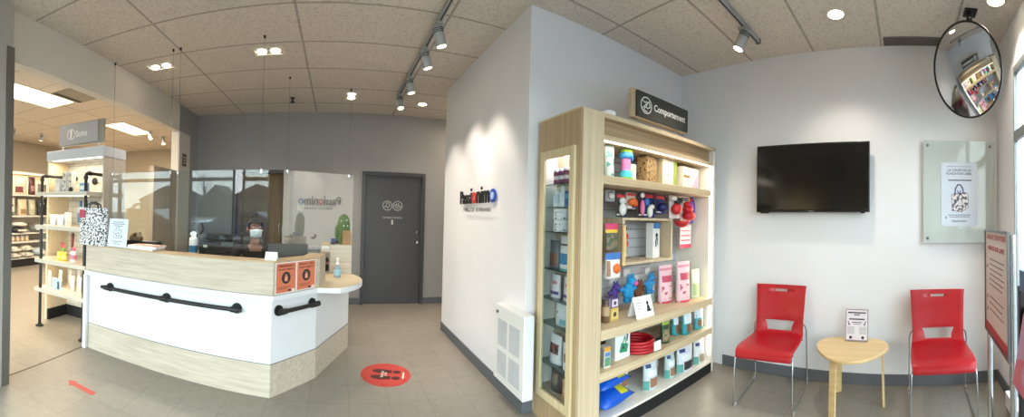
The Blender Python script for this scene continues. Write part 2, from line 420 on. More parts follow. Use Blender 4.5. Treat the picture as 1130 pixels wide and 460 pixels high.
for k, (x, y, h) in enumerate(((-28, -54, 8.5), (-11, -53, 7.5), (-33, -55, 9), (-17, -70, 10), (-3, -54, 8.5))):
    t = thing('bare_tree', 'bare winter tree among the houses across the street', 'tree', (x, y, -.06), 'bare trees across the street')
    m = MB().tube([(x, y, 0), (x+.1, y, h*.35), (x, y, h*.6), (x+.2, y, h)], [.22, .17, .12, .03], 7); m.build('trunk', col((74, 66, 60), .9), t)
    m = MB(); rr = random.Random(k)
    for q in range(26):
        z = h*rr.uniform(.3, .85); a = rr.uniform(0, 2*PI); l = (h-z)*.55+.6
        e = (x+math.cos(a)*l*.7, y+math.sin(a)*l*.7, z+l*.8)
        m.tube([(x+.06, y, z), ((x+e[0])/2+.1, (y+e[1])/2, (z+e[2])/2+.15), e], [.06, .04, .012], 5)
    m.build('branches', col((80, 72, 66), .9), t)

# ------------------------------------------------------------------ ceiling fittings
def area(name, loc, sx, sy, energy, rgb, rx=0, rz=0, shape='RECTANGLE'):
    l = bpy.data.lights.new(name, 'AREA'); l.shape = shape; l.size = sx; l.size_y = sy; l.energy = energy; l.color = lin(rgb)[:3]
    o = bpy.data.objects.new(name, l); C.objects.link(o); o.location = loc; o.rotation_euler = (rx, 0, rz); return o
def spot(name, loc, target, energy, rgb, ang=60, blend=.6, r=.03):
    l = bpy.data.lights.new(name, 'SPOT'); l.energy = energy; l.color = lin(rgb)[:3]; l.spot_size = math.radians(ang); l.spot_blend = blend; l.shadow_soft_size = r
    o = bpy.data.objects.new(name, l); C.objects.link(o); o.location = loc
    o.rotation_euler = (Vector(target)-Vector(loc)).to_track_quat('-Z', 'Y').to_euler(); return o
WARM = (255, 241, 224)
def twin(x, y, along, label):
    t = thing('recessed_twin_light', label, 'ceiling light', (x, y, CEIL), 'twin recessed lights over the counter')
    a, b = (.15, .085) if along == 'x' else (.085, .15)
    z = CEIL
    m = MB()
    for q in ((x-a, x+a, y-b, y-b+.018), (x-a, x+a, y+b-.018, y+b), (x-a, x-a+.018, y-b+.018, y+b-.018), (x+a-.018, x+a, y-b+.018, y+b-.018)): m.box(*q, z-.012, z)
    m.build('trim_frame', paint('lamp_trim_white', (224, 218, 204), .4), t)
    MB().box(x-a+.018, x+a-.018, y-b+.018, y+b-.018, z-.004, z).build('backing', paint('lamp_pan', (150, 140, 124), .5), t)
    for s in (-1, 1):
        dx, dy = (s*.068, 0) if along == 'x' else (0, s*.068)
        MB().lathe([(.03, -.022), (.046, -.012), (.05, -.004)], (x+dx, y+dy, z), 18).build('lamp', LAMP, t)
        spot('twin_beam', (x+dx, y+dy, z-.03), (x+dx, y+dy, 0), 26, WARM, 95, .8, .04)
twin(-1.92, 3.56, 'x', 'twin recessed light above the left half of the counter')
twin(-.71, 3.51, 'x', 'twin recessed light above the middle of the counter')
twin(.155, 4.87, 'y', 'twin recessed light furthest back, in front of the charcoal door')
def downlight(x, y, label, e):
    t = thing('recessed_downlight', label, 'ceiling light', (x, y, CEIL), 'round recessed downlights')
    MB().lathe([(.062, -.012), (.086, -.009), (.09, 0)], (x, y, CEIL), 28).build('trim_ring', paint('lamp_ring', (214, 204, 186), .4), t)
    MB().lathe([(.04, -.02), (.06, -.0125)], (x, y, CEIL), 24).build('lens', LAMP, t)
    spot('downlight_beam', (x, y, CEIL-.03), (x, y, 0), e, WARM, 110, .9, .05)
downlight(2.65, .53, 'round recessed downlight above the television wall', 42)
downlight(1.162, 5.0, 'round recessed downlight past the end of the ceiling track', 14)
downlight(2.46, -.63, 'round recessed downlight beside the convex mirror bracket', 26)
GREYL = paint('track_grey', (178, 180, 180), .4, .3, var=.02)
def track(pts, label):
    t = thing('lighting_track', label, 'light track', (pts[0][0], pts[0][1], CEIL), 'ceiling lighting tracks')
    (x0, y0), (x1, y1) = pts
    if x0 == x1:
        MB().box(x0-.018, x0+.018, y0, y1, CEIL-.035, CEIL).build('rail', GREYL, t, bevel=.003)
        MB().box(x0-.006, x0+.006, y0+.02, y1-.02, CEIL-.0365, CEIL-.035).build('slot', BLACK, t)
        for y in (y0, y1-.02): MB().box(x0-.02, x0+.02, y, y+.02, CEIL-.038, CEIL).build('end_cap', GREYM, t)
    else:
        MB().box(x0, x1, y0-.018, y0+.018, CEIL-.035, CEIL).build('rail', GREYL, t, bevel=.003)
        MB().box(x0+.02, x1-.02, y0-.006, y0+.006, CEIL-.0365, CEIL-.035).build('slot', BLACK, t)
        for x in (x0, x1-.02): MB().box(x, x+.02, y0-.02, y0+.02, CEIL-.038, CEIL).build('end_cap', GREYM, t)
track(((.77, 1.2), (.77, 4.72)), 'grey ceiling track running toward the back wall beside the white sign wall')
track(((1.3, 1.25), (2.86, 1.25)), 'grey ceiling track ending above the shelf unit and television wall')
def track_spot(x, y, aim, label, energy, ang=70, group='track spotlights', zc=CEIL-.036, r=.045, ln=.16):
    t = thing('track_spotlight', label, 'spotlight', (x, y, zc), group)
    MB().box(x-.02, x+.02, y-.045, y+.045, zc-.022, zc).build('adapter', GREYL, t, bevel=.003)
    p = Vector((x, y, zc-.022)); d = (Vector(aim)-p).normalized()
    top = p+Vector((0, 0, -.05))
    MB().cyl(p, top, .01, 10).build('swivel_stem', GREYL, t)
    a = top-d*.05; b = top+d*(ln-.05)
    q = [a, a+d*.008, a+d*ln*.2, b-d*.012, b]
    MB().tube(q, [r*.7, r*.88, r*.92, r, r], 20).build('lamp_body', GREYL, t)
    m = MB()
    for k in range(3): m.tube([a+d*(.022+.014*k), a+d*(.028+.014*k)], r*.97, 20)
    m.build('cooling_fin', BLACK, t)
    MB().tube([b-d*.004, b+d*.003], r*.82, 20).build('lens', LAMP, t)
    spot('track_beam', b+d*.02, b+d*2, energy, WARM, ang, .7, .035)
track_spot(.77, 2.80, (1.25, 2.95, 1.3), 'track spotlight nearest the viewer, on the track beside the sign wall', 30)
track_spot(.77, 3.26, (1.3, 3.45, 1.3), 'second track spotlight back, aimed at the sign wall', 30)
track_spot(.77, 3.98, (1.2, 4.0, 1.2), 'third track spotlight back, aimed at the far end of the sign wall', 30)
track_spot(.77, 4.60, (1.0, 4.2, .6), 'last track spotlight on the track, beside the round downlight', 20)
track_spot(2.56, 1.25, (2.35, 1.85, 1.5), 'track spotlight above the shelf unit sign', 24)
for k, (x, y) in enumerate(((-3.717, 6.5), (-3.744, 7.13), (-3.77, 7.84))):
    track_spot(x, y, (x+.5, y-.3, 1), ('nearest', 'middle', 'furthest')[k]+' of three small spotlights on the shop ceiling beyond the opening', 14, 80, 'shop ceiling spotlights', CEIL, .04, .14)
for k, (x, y) in enumerate(((-5.86, 4.7), (-5.8, 5.45))):
    track_spot(x, y, (-6.5, y, 1.2), ('left', 'right')[k]+' of two small spotlights above the far shop shelves', 14, 80, 'spotlights over far shelves', CEIL, .04, .14)
def troffer(x0, x1, y0, y1, label):
    t = thing('fluorescent_panel', label, 'ceiling light', ((x0+x1)/2, (y0+y1)/2, CEIL), 'fluorescent ceiling panels in the shop')
    m = MB()
    for q in ((x0, x1, y0, y0+.02), (x0, x1, y1-.02, y1), (x0, x0+.02, y0+.02, y1-.02), (x1-.02, x1, y0+.02, y1-.02)): m.box(*q, CEIL-.012, CEIL)
    m.build('frame', paint('lamp_trim_white', (224, 218, 204), .4), t)
    MB().box(x0+.02, x1-.02, y0+.02, y1-.02, CEIL-.006, CEIL).build('diffuser', emitter('fluorescent_glow', (255, 236, 190), 2.6), t)
    area('panel_glow', ((x0+x1)/2, (y0+y1)/2, CEIL-.02), x1-x0-.06, y1-y0-.06, 75, (255, 236, 208))
troffer(-4.22, -3.65, 2.88, 4.12, 'bright fluorescent ceiling panel at the left of the shop, nearer one')
troffer(-4.24, -3.76, 5.56, 6.70, 'bright fluorescent ceiling panel further back, behind the care sign')
t = thing('air_diffuser', 'square grey air vent in the shop ceiling beside the nearer light panel', 'vent', (-3.45, 3.88, CEIL))
m = MB().box(-3.64, -3.19, 3.59, 4.18, CEIL-.01, CEIL); m.build('vent_frame', paint('vent_grey', (150, 144, 134), .6), t)
MB().box(-3.63, -3.56, 3.61, 4.16, CEIL-.012, CEIL-.0101).build('vent_opening', BLACK, t)
t = thing('slot_vent', 'long narrow dark grey vent in the ceiling along the television wall', 'vent', (3.12, -.06, CEIL))
m = MB().box(3.045, 3.19, -.33, .2, CEIL-.008, CEIL); m.build('vent_frame', paint('vent_dark', (112, 108, 104), .6), t)
m = MB()
for k in range(3): m.box(3.06+.04*k, 3.085+.04*k, -.32, .19, CEIL-.0095, CEIL-.0081)
m.build('louvre', paint('vent_dark2', (84, 81, 78), .6), t)
t = thing('fire_sprinkler', 'small dark sprinkler head hanging from the ceiling in front of the back wall', 'sprinkler', (-.654, 5.0, CEIL))
MB().lathe([(.03, -.008), (.036, 0)], (-.654, 5.0, CEIL)).build('escutcheon', BLACK, t)
MB().lathe([(.012, -.06), (.014, -.008)], (-.654, 5.0, CEIL)).lathe([(.035, -.066), (.035, -.06)], (-.654, 5.0, CEIL)).build('sprinkler_head', BLACK, t)

# ------------------------------------------------------------------ fixtures on the walls
t = thing('light_switch', 'small white switch plate on the back wall seen through the counter screen', 'switch', (-.568, YB, 1.5))
MB().box(-.625, -.51, YB-.008, YB, 1.45, 1.565).build('cover_plate', PAPER, t, bevel=.003)
MB().box(-.585, -.55, YB-.013, YB-.008, 1.485, 1.53).build('rocker', WHITE, t)
t = thing('wall_plaque', 'small dark brown plaque high on the pale column end', 'plaque', (XL, 5.15, 2.18))
MB().box(XL+.0085, XL+.0165, 5.08, 5.22, 2.09, 2.28).build('plaque_plate', col((84, 58, 46), .5), t)
m = MB(); Mq = frame((XL+.017, 5.15, 2.185), (0, -1, 0), (0, 0, 1))
for k in range(3): plate(m, Mq, -.05, .05, -.06+.045*k, -.035+.045*k)
m.build('plaque_marks', col((190, 180, 168), .6), t)
# wall heater
t = thing('wall_heater', 'white wall heater with louvred front, low on the sign wall', 'heater', (XP, 2.42, .16))
MB().box(1.25, XP, 2.165, 2.645, .16, .745).build('housing', paint('heater_white', (226, 226, 224), .45, var=.01), t, bevel=.008)
GR = paint('heater_grille_grey', (196, 196, 198), .5)
for z0, z1 in ((.22, .40), (.44, .64)):
    for y0, y1 in ((2.22, 2.375), (2.42, 2.565)):
        m = MB()
        n = 11
        for k in range(n):
            y = y0+(y1-y0)*k/(n-1)
            m.box(1.246, 1.25, y-.004, y+.004, z0, z1)
        m.build('grille', GR, t)
MB().cyl((1.25, 2.575, .69), (1.238, 2.575, .69), .012).build('thermostat_knob', GREYM, t)
# raised letters on the sign wall
t = thing('wall_sign', 'raised black, red and blue clinic name lettering on the white wall', 'sign', (XP, 3.27, 1.62))
Ms = frame((XP-.018, 3.27, 1.628), (0, -1, 0), (0, 0, 1))
def letters(parent, body, x0, x1, zc, h, mat, name, ext=.005, bold=.012):
    m = MB(); vs, fs = text_data(body, 1, 0.0, bold)
    xs = [v.x for v in vs]; ys = [v.y for v in vs]
    k = (x1-x0)/(max(xs)-min(xs)); ky = h/(max(ys)-min(ys))
    vs, fs = text_data(body, 1, 1.0, bold)
    m.add([((v.x-min(xs))*k+x0, (v.y-min(ys))*ky+zc-h/2, v.z*ext) for v in vs], fs, 0, False, Ms)
    return m.build(name, mat, parent)
letters(t, 'Pass', -.455, -.16, -.002, .138, INK, 'letters')
letters(t, 'i', -.15, -.115, .006, .155, INK, 'letter_i')
letters(t, 'o', -.108, .0, -.016, .112, col((206, 52, 44), .4), 'letter_o')['label'] = 'red letter o'
letters(t, 'nim', .012, .318, .006, .155, INK, 'letters')
o_ = letters(t, 'o', .33, .455, -.012, .12, col((34, 76, 178), .4), 'letter_o'); o_['label'] = 'blue letter o with a pale animal face'
m = MB(); disc(m, Ms, .392, -.015, .026, .034, 0, 16, .0, .013); m.build('face_mark', col((188, 206, 236), .5), o_)
for body, x, wd_ in (('FAMILLE DE', -.16, .30), ('VÉTÉRINAIRES', .20, .36)):
    m = MB(); write(m, Ms, body, x, -.132, width=wd_, height=.042, bold=.02, extrude=.012); m.build('small_lettering', INK, t)
# ------------------------------------------------------------------ reception counter
A0, A1, A2, A3 = Vector((-2.30, 2.857)), Vector((-.476, 2.727)), Vector((-.154, 3.124)), Vector((.15, 3.88))
def offs(pts, d):
    """offset an open polyline to its right (towards the viewer)"""
    out = []
    for i, p in enumerate(pts):
        ns = []
        if i > 0: e = (p-pts[i-1]).normalized(); ns.append(Vector((e.y, -e.x)))
        if i < len(pts)-1: e = (pts[i+1]-p).normalized(); ns.append(Vector((e.y, -e.x)))
        n = sum(ns, Vector((0, 0))); n.normalize(); k = 1/max(.4, n.dot(ns[0]))
        out.append(p+n*d*k)
    return out
def band(m, pts, d0, d1, z0, z1, mi=0):
    a, b = offs(pts, d0), offs(pts, d1)
    for i in range(len(pts)-1): m.prism([a[i], a[i+1], b[i+1], b[i]], z0, z1, mi)
ctr = thing('reception_counter', 'angled reception counter with white front, wood base and raised wood front', 'counter', (-1.0, 3.0, 0))
P4 = [A0, A1, A2, A3]
m = MB(); band(m, P4, 0, -.03, .255, .745); m.build('front_panel', WHITE, ctr)
m = MB(); band(m, P4, .004, -.03, 0, .253); m.build('wood_base', W_CTR, ctr)
m = MB(); band(m, P4, .005, -.03, .252, .256); m.build('joint_strip', GREYM, ctr)
MB().prism([(-2.345, 2.815), (-2.305, 2.815), (-2.305, 3.3), (-2.345, 3.3)], 0, .742).build('end_panel', WHITE, ctr)
MB().prism([A3, A3+Vector((-.012, .03)), (-.22, 3.9), (-.22, 3.87)], 0, .741).build('desk_end_panel', W_CTR, ctr)
# ledge and round desk in one white-edged slab
ring_ = []
for k in range(25):
    a = math.radians(-52+k*(137)/24); ring_.append((-.30+.565*math.cos(a), 3.53+.565*math.sin(a)))
f = offs([A0, A1, A2], .035)
slabp = [(-2.345, f[0].y+.003), f[1], f[2]-Vector((.02, .02))]+ring_+[(-.42, 3.62), (-.64, 3.36), (-2.345, 3.35)]
MB().prism([tuple(p) for p in slabp], .742, .786).build('worktop_slab', WHITE, ctr, bevel=.004)
inner = [(-2.335, 3.0), (-.62, 2.93), (-.30, 3.06)]+[(-.30+(x+.30)*.985, 3.53+(y-3.53)*.985) for x, y in ring_]+[(-.41, 3.61), (-.63, 3.35), (-2.335, 3.34)]
MB().prism(inner, .786, .789).build('worktop_surface', W_DESK, ctr)
A2b = A2+Vector((.0, .0)); A2c = Vector((-.115, 3.40))
m = MB(); band(m, [Vector((-2.335, 2.862)), A1, A2, A2c], .022, -.012, .789, 1.034)
m.build('raised_front', W_CTR, ctr)
m = MB(); band(m, [Vector((-2.335, 2.862)), A1, A2, A2c], .024, -.13, 1.034, 1.046); m.build('top_cap', W_CTRTOP, ctr)
m = MB(); band(m, [Vector((-2.335, 2.862)), A1+Vector((-.05, 0))], -.10, -.12, .79, 1.034); m.build('inner_panel', W_CTR, ctr)
def rail(p, q, posts, label):
    p = Vector(p); q = Vector(q); e = (q-p); L_ = e.length; e.normalize(); n = Vector((e.y, -e.x)); z = .66
    f3 = lambda s, d: (p.x+e.x*s+n.x*d, p.y+e.y*s+n.y*d, z)
    h = MB().tube([f3(0, .055), f3(L_, .055)], .0165, 14).build('handrail', BLACK, ctr)
    h['label'] = label
    for s in posts:
        fl = MB().tube([f3(s, .0), f3(s, .012)], .042, 22).tube([f3(s, .012), f3(s, .02)], .03, 18).tube([f3(s, .02), f3(s, .055)], .017, 14).build('wall_flange', BLACK, h)
        MB().tube([f3(s-.034, .055), f3(s+.034, .055)], .0225, 14).ball(f3(s, .055), .024).build('pipe_fitting', BLACK, h)
rail((-2.09, 2.842), (-.70, 2.743), (.07, .70, 1.34), 'long black pipe handrail on the front')
rail((-.455, 2.753), (-.175, 3.098), (.035, .415), 'short black pipe handrail on the angled front')

# posters stuck to the raised front
def poster_at(s0, s1, name, label, lines, icon):
    e = (A2-A1).normalized(); n = Vector((e.y, -e.x)); b = A1+n*.0225
    c = b+e*((s0+s1)/2); wd = s1-s0
    t = thing(name, label, 'poster', (c.x, c.y, .785))
    M = frame((c.x+n.x*.0005, c.y+n.y*.0005, .912), (e.x, e.y, 0), (0, 0, 1))
    m = MB(); plate(m, M, -wd/2, wd/2, -.119, .119); m.build('sheet', PAPER, t)
    m = MB(); plate(m, M, -wd/2+.006, wd/2-.006, -.1135, .1135, 0, .0005, .0008); m.build('orange_print', col((212, 118, 84), .6), t)
    DK = col((62, 34, 28), .6); z = Matrix.Translation((0, 0, .0014))
    for ln, y_, k_ in ((lines[0], .094, .72), (lines[1], .066, .76)):
        m = MB(); write(m, M @ z, ln, 0, y_, width=wd*k_, height=.017, bold=.03); m.build('heading_lettering', DK, t)
    m = MB(); plate(m, M, wd*.1, wd*.26, -.108, -.094, 0, .0006, .0013); m.build('dark_logo', DK, t)
    m = MB()
    for k in range(2): plate(m, M, -wd*.38, wd*.2-.03*k, -.072-.012*k, -.069-.012*k, 0, .0006, .0013)
    m.build('small_lettering', DK, t)
    m = MB(); disc(m, M, 0, .0, .047, .047, 0, 28, .0013, .0006); m.build('round_icon', col((34, 40, 38), .6), t)
    m = MB(); plate(m, M, -.016, .016, -.026, .012, 0, .0006, .0019); stroke(m, M, [(-.008, .012), (-.008, .024), (.008, .024), (.008, .012)], .005, 0, .0019, .0006)
    m.build('bottle_symbol', col((232, 150, 120), .6), t)
    m = MB(); plate(m, M, wd*.28, wd*.44, -.112, -.092, 0, .0006, .0013); m.build('logo_patch', col((240, 214, 204), .6), t)
poster_at(.012, .232, 'hygiene_poster', 'orange poster with a black round icon, left of the pair on the counter front', ('Désinfection', 'des mains obligatoire'), 0)
poster_at(.238, .462, 'mask_poster', 'orange poster with a black round icon, right of the pair, nearest the round desk', ('Port du', 'masque obligatoire'), 1)

# hanging clear screens
SCREEN = clear('acrylic_screen', (246, 250, 250), 1.5, 0, .85)
SCREEN3 = clear('acrylic_screen_sign_side', (246, 250, 250), 1.5, 0, 7, (222, 216, 206), .22)  # raised gain and pale body colour stand in for the wall's reflected light
def screen(a, b, z0, z1, label, mat_, wires):
    a = Vector(a); b = Vector(b); e = (b-a).normalized(); n = Vector((-e.y, e.x))*.003; c = (a+b)/2
    t = thing('protective_screen', label, 'screen', (c.x, c.y, z0), 'clear screens hanging over the counter')
    MB().prism([tuple(a-n), tuple(b-n), tuple(b+n), tuple(a+n)], z0, z1).build('clear_sheet', mat_, t)
    for s in wires:
        p = a+e*s*(b-a).length
        wr = MB().cyl((p.x, p.y, z1-.02), (p.x, p.y, CEIL), .0016, 6).build('hanging_wire', GREYM, t)
        MB().cyl((p.x, p.y, CEIL-.022), (p.x, p.y, CEIL), .011, 10).build('ceiling_anchor', BLACK, wr)
        MB().box(p.x-.008, p.x+.008, p.y-.008, p.y+.008, z1-.03, z1+.004).build('clamp', CHROME, t)
screen((-2.372, 3.262), (-1.585, 3.238), .80, 1.80, 'clear hanging screen over the left end of the counter, beside the shop opening', SCREEN, (.06, .97))
screen((-1.575, 3.238), (-.62, 3.205), .80, 1.80, 'clear hanging screen in front of the receptionist, reflecting the street', SCREEN, (.05, .93))
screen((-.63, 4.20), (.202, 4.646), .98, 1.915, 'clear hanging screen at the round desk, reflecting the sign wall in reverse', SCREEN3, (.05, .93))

# ------------------------------------------------------------------ things on and behind the counter
TOP = 1.047
t = thing('tote_bag', 'white tote bag printed with black flowers and a red tag, on the counter end', 'bag', (-2.2, 2.84, TOP))
BAGM = blotch('floral_print', (226, 224, 226), (30, 30, 34), 62, .52)
m = MB()
NX, NZ = 8, 10
def bagpt(u, v, side):
    x = (-.165+.33*u)*(1+.04*v); bul = .045*math.sin(PI*u)*(1-.55*v)+.02*(1-v)
    return (-2.255+x, 2.85+side*(bul+.006), TOP+.37*v+.006*v*math.sin(9*u))
for side in (-1, 1):
    vs = [bagpt(i/NX, j/NZ, side) for j in range(NZ+1) for i in range(NX+1)]
    fs = [(j*(NX+1)+i, j*(NX+1)+i+1, (j+1)*(NX+1)+i+1, (j+1)*(NX+1)+i) for j in range(NZ) for i in range(NX)]
    if side > 0: fs = [q[::-1] for q in fs]
    m.add(vs, fs, 0, True)
for i in (0, NX):
    vs = []; 
    for j in range(NZ+1): vs += [bagpt(i/NX, j/NZ, -1), bagpt(i/NX, j/NZ, 1)]
    fs = [(2*j, 2*j+1, 2*j+3, 2*j+2) for j in range(NZ)]; m.add(vs, fs, 0, True)
vs = [bagpt(i/NX, 0, s) for s in (-1, 1) for i in range(NX+1)]; m.add(vs, [(i, i+1, NX+2+i, NX+1+i) for i in range(NX)], 0)
m.build('bag_body', BAGM, t)
MB().box(-2.415, -2.34, 2.812, 2.816, TOP+.27, TOP+.35).build('red_tag', col((176, 52, 74), .5), t)
for s in (-1, 1):
    MB().tube([(-2.33, 2.85+s*.02, TOP+.36), (-2.325, 2.85+s*.022, TOP+.40), (-2.26, 2.85+s*.03, TOP+.43), (-2.19, 2.85+s*.022, TOP+.40), (-2.185, 2.85+s*.02, TOP+.36)], .008, 8).build('handle', INK, t)
t = thing('counter_sign', 'upright white sign with a small bag picture, beside the floral tote bag', 'sign', (-1.93, 2.86, TOP))
Mf = frame((-1.96, 2.848, TOP+.137), (1, -.07, 0), (0, .12, 1))
m = MB(); plate(m, Mf, -.115, .115, -.135, .135, 0, .004, -.004); m.build('acrylic_panel', col((206, 216, 228), .3), t)
MB().box(-2.06, -1.86, 2.83, 2.92, TOP, TOP+.006).build('foot', GLASS, t)
m = MB()
for k, wv in enumerate((.13, .16, .10)): plate(m, Mf, -wv/2, wv/2, .10-.018*k, .107-.018*k, 0, .0006, .0003)
for k, wv in enumerate((.14, .08)): plate(m, Mf, -wv/2, wv/2, -.085-.022*k, -.078-.022*k, 0, .0006, .0003)
stroke(m, Mf, [(-.045, -.05), (-.05, .02), (.04, .03), (.045, -.045), (-.045, -.05)], .004, 0, .0004)
stroke(m, Mf, [(-.025, .022), (-.022, .05), (.012, .054), (.016, .027)], .006, 0, .0004)
for q in ((-.02, -.01), (.01, 0), (-.01, -.03), (.02, -.025), (.05, -.035)): disc(m, Mf, q[0], q[1], .009, .008, 0, 10, .0004)
m.build('print', GREYINK, t)
for k, (dx, dy, rz, c, lab) in enumerate(((-1.70, 2.93, -.08, (196, 190, 186), 'grey'), (-1.685, 2.925, .05, (214, 206, 200), 'white'), (-1.68, 2.93, -.02, (206, 172, 150), 'pinkish'))):
    t = thing('magazine', ['grey magazine at the bottom of the small pile on the counter', 'white magazine in the middle of the pile on the counter', 'magazine with a brown and white cover, on top of the pile'][k], 'magazine', (dx, dy, TOP+.012*k), 'magazines on the counter')
    t_rot = rz
    MB().box(dx-.15, dx+.15, dy-.10, dy+.10, TOP+.012*k, TOP+.012*k+.011).build('pages', PAPER, t)
    MB().box(dx-.152, dx+.152, dy-.102, dy+.102, TOP+.012*k+.011, TOP+.012*k+.0118).build('cover', blotch('mag_%d' % k, c, (150, 104, 84) if k == 2 else (172, 168, 168), 9, .55), t)
    rot(t, t_rot)
t = thing('desk_printer', 'low black printer behind the left end of the counter', 'printer', (-1.85, 3.13, .79))
MB().box(-2.03, -1.66, 3.08, 3.2, .79, 1.10).build('printer_body', BLACKP, t, bevel=.012)
MB().box(-2.0, -1.69, 3.076, 3.08, .98, 1.03).build('paper_slot', col((50, 50, 52), .3), t)
t = thing('desk_organiser', 'small brown tray of odds and ends on the low black printer', 'organiser', (-1.93, 3.13, 1.10))
MB().box(-1.99, -1.87, 3.10, 3.18, 1.10, 1.135).build('tray', col((120, 100, 76), .6), t, bevel=.004)
for k, c in enumerate(((150, 120, 84), (70, 66, 60), (176, 160, 128))):
    MB().box(-1.98+.035*k, -1.95+.035*k, 3.11, 3.16, 1.135, 1.16+.012*k).build('slip', col(c), t)
# back cabinet with printer and wipes
t = thing('back_cabinet', 'low grey cabinet behind the receptionist carrying the printer and wipes', 'cabinet', (-1.36, 4.1, 0))
MB().box(-1.76, -1.10, 3.86, 4.36, 0, .90).build('carcass', W_PANEL, t)
for x0, x1 in ((-1.74, -1.44), (-1.42, -1.12)):
    d = MB().box(x0, x1, 3.845, 3.86, .06, .88).build('door', W_CTR, t); MB().box(x1-.05, x1-.04, 3.825, 3.845, .6, .72).build('handle', BLACK, d)
t = thing('office_printer', 'bulky black office printer behind the receptionist', 'printer', (-1.33, 4.1, .90))
MB().box(-1.56, -1.13, 3.92, 4.3, .90, 1.08).build('printer_body', BLACKP, t, bevel=.015)
MB().box(-1.53, -1.14, 3.95, 4.28, 1.08, 1.135).build('scanner_lid', col((38, 38, 40), .4), t, bevel=.01)
MB().box(-1.46, -1.21, 3.86, 3.92, .945, .955).build('paper_tray', col((30, 30, 31), .4), t)
MB().box(-1.28, -1.14, 3.914, 3.92, 1.02, 1.065).build('control_panel', col((86, 92, 92), .3), t)
MB().box(-1.50, -1.45, 3.914, 3.92, .99, 1.02).build('paper_sticker', col((196, 196, 186), .5), t)
t = thing('wipes_tub', 'blue and white tub of wipes with a sheet sticking out, beside the printer', 'tub', (-1.645, 3.97, .90))
MB().lathe([(.05, 0), (.052, .01), (.052, .16), (.048, .165)], (-1.645, 3.97, .90)).build('tub_body', col((214, 218, 220)), t)
MB().lathe([(.0525, .02), (.0525, .10)], (-1.645, 3.97, .90), cap=False).build('blue_wrapper', col((54, 116, 158)), t)
MB().lathe([(.05, .165), (.05, .19), (.03, .195)], (-1.645, 3.97, .90)).build('lid', PAPER, t)
m = MB(); m.add([(-1.67, 3.965, 1.09), (-1.62, 3.975, 1.09), (-1.60, 3.95, 1.15), (-1.655, 3.99, 1.17), (-1.69, 3.95, 1.14)], [(0, 1, 2, 3, 4)]); m.build('wipe_sheet', PAPER, t)
t = thing('black_cable', 'loop of dark cable standing up above the wipes tub', 'cable', (-1.66, 4.12, .90))
MB().tube([(-1.66+.075*math.cos(a), 4.12, 1.20+.08*math.sin(a)) for a in [2*PI*k/20 for k in range(20)]], .009, 7, 0, True).build('cable_loop', BLACKP, t)
MB().cyl((-1.66, 4.12, .90), (-1.66, 4.12, 1.125), .008, 8).build('cable_stem', BLACKP, t)
# monitor, card, sanitiser
t = thing('computer_monitor', 'dark monitor seen from behind over the counter edge, right of the receptionist', 'monitor', (-.45, 3.40, .79))
Mm = Matrix.Translation((-.452, 3.40, 0)) @ Matrix.Rotation(math.radians(12), 4, 'Z')
MB().box(-.19, .19, -.012, .012, .86, 1.125, 0, Mm).build('display_back', paint('monitor_grey', (70, 66, 62), .45), t, bevel=.006)
MB().box(-.18, .18, .012, .0135, .87, 1.115, 0, Mm).build('display_screen', BLACKP, t)
m = MB().box(-.03, .03, -.03, -.012, .80, .98, 0, Mm); m.build('stand_neck', BLACKP, t)
MB().box(-.10, .10, -.075, .06, .79, .802, 0, Mm).build('stand_base', BLACKP, t, bevel=.004)
t = thing('folded_card', 'blank white folded card standing on the counter corner', 'card', (-.50, 2.80, TOP))
m = MB(); m.add([(-.55, 2.772, TOP), (-.455, 2.765, TOP), (-.452, 2.795, TOP+.062), (-.547, 2.802, TOP+.062), (-.544, 2.83, TOP), (-.449, 2.823, TOP)], [(0, 1, 2, 3), (3, 2, 5, 4)])
m.build('card_sheet', PAPER, t)
t = thing('hand_sanitizer', 'clear pump bottle of hand sanitizer on the round desk', 'bottle', (.022, 3.60, .79))
c = (.022, 3.60, .79)
MB().lathe([(.030, 0), (.034, .006), (.034, .085), (.026, .105), (.014, .115), (.014, .125)], c).build('bottle_body', clear('clear_plastic', (226, 238, 244), 1.3, .05, 1.0, (196, 220, 232), .45), t)
MB().lathe([(.0345, .025), (.0345, .08)], c, cap=False).build('label_wrap', col((150, 196, 214), .4), t)
pm = MB().lathe([(.017, .125), (.017, .145), (.006, .148), (.006, .18)], c).build('pump', PAPER, t)
MB().box(c[0]-.012, c[0]+.012, c[1]-.045, c[1]+.012, c[2]+.18, c[2]+.192).build('nozzle', PAPER, pm, bevel=.003)
# wood cabinet at the right end with cactus
t = thing('side_cabinet', 'narrow wood cabinet on the back of the round desk with open shelves on its left', 'cabinet', (.055, 3.86, .79))
MB().box(-.058, .168, 3.80, 3.93, .79, 1.093).build('carcass', W_CTR, t, bevel=.002)
MB().box(-.155, -.058, 3.81, 3.93, .79, .80).build('shelf_base', W_CTR, t)
MB().box(-.155, -.14, 3.86, 3.93, .80, 1.01).build('shelf_post', W_CTR, t)
MB().box(-.155, -.058, 3.81, 3.93, 1.01, 1.02).build('shelf_board', W_CTRTOP, t)
for k, (c_, lab) in enumerate((((200, 192, 180), 'cream folder lying on the side shelf beside the cactus cabinet'), ((226, 222, 214), 'white folder lying on top of the cream folder'), ((186, 160, 120), 'tan book lying on the white folder'))):
    t = thing('folder', lab, 'folder', (-.11, 3.87, 1.021+.03*k), 'folders on the side shelf')
    MB().box(-.15, -.065, 3.815, 3.925, 1.021+.03*k, 1.048+.03*k).build('folder_cover', col(c_), t)
t = thing('black_stapler', 'black gadget with a red label on the side shelf under the folders', 'stapler', (-.11, 3.85, .80))
MB().ball((-.098, 3.855, .848), (.03, .035, .045)).ball((-.098, 3.855, .92), (.026, .03, .035)).build('gadget_body', BLACKP, t)
MB().box(-.11, -.085, 3.815, 3.826, .885, .912).build('red_label', col((150, 60, 50)), t)
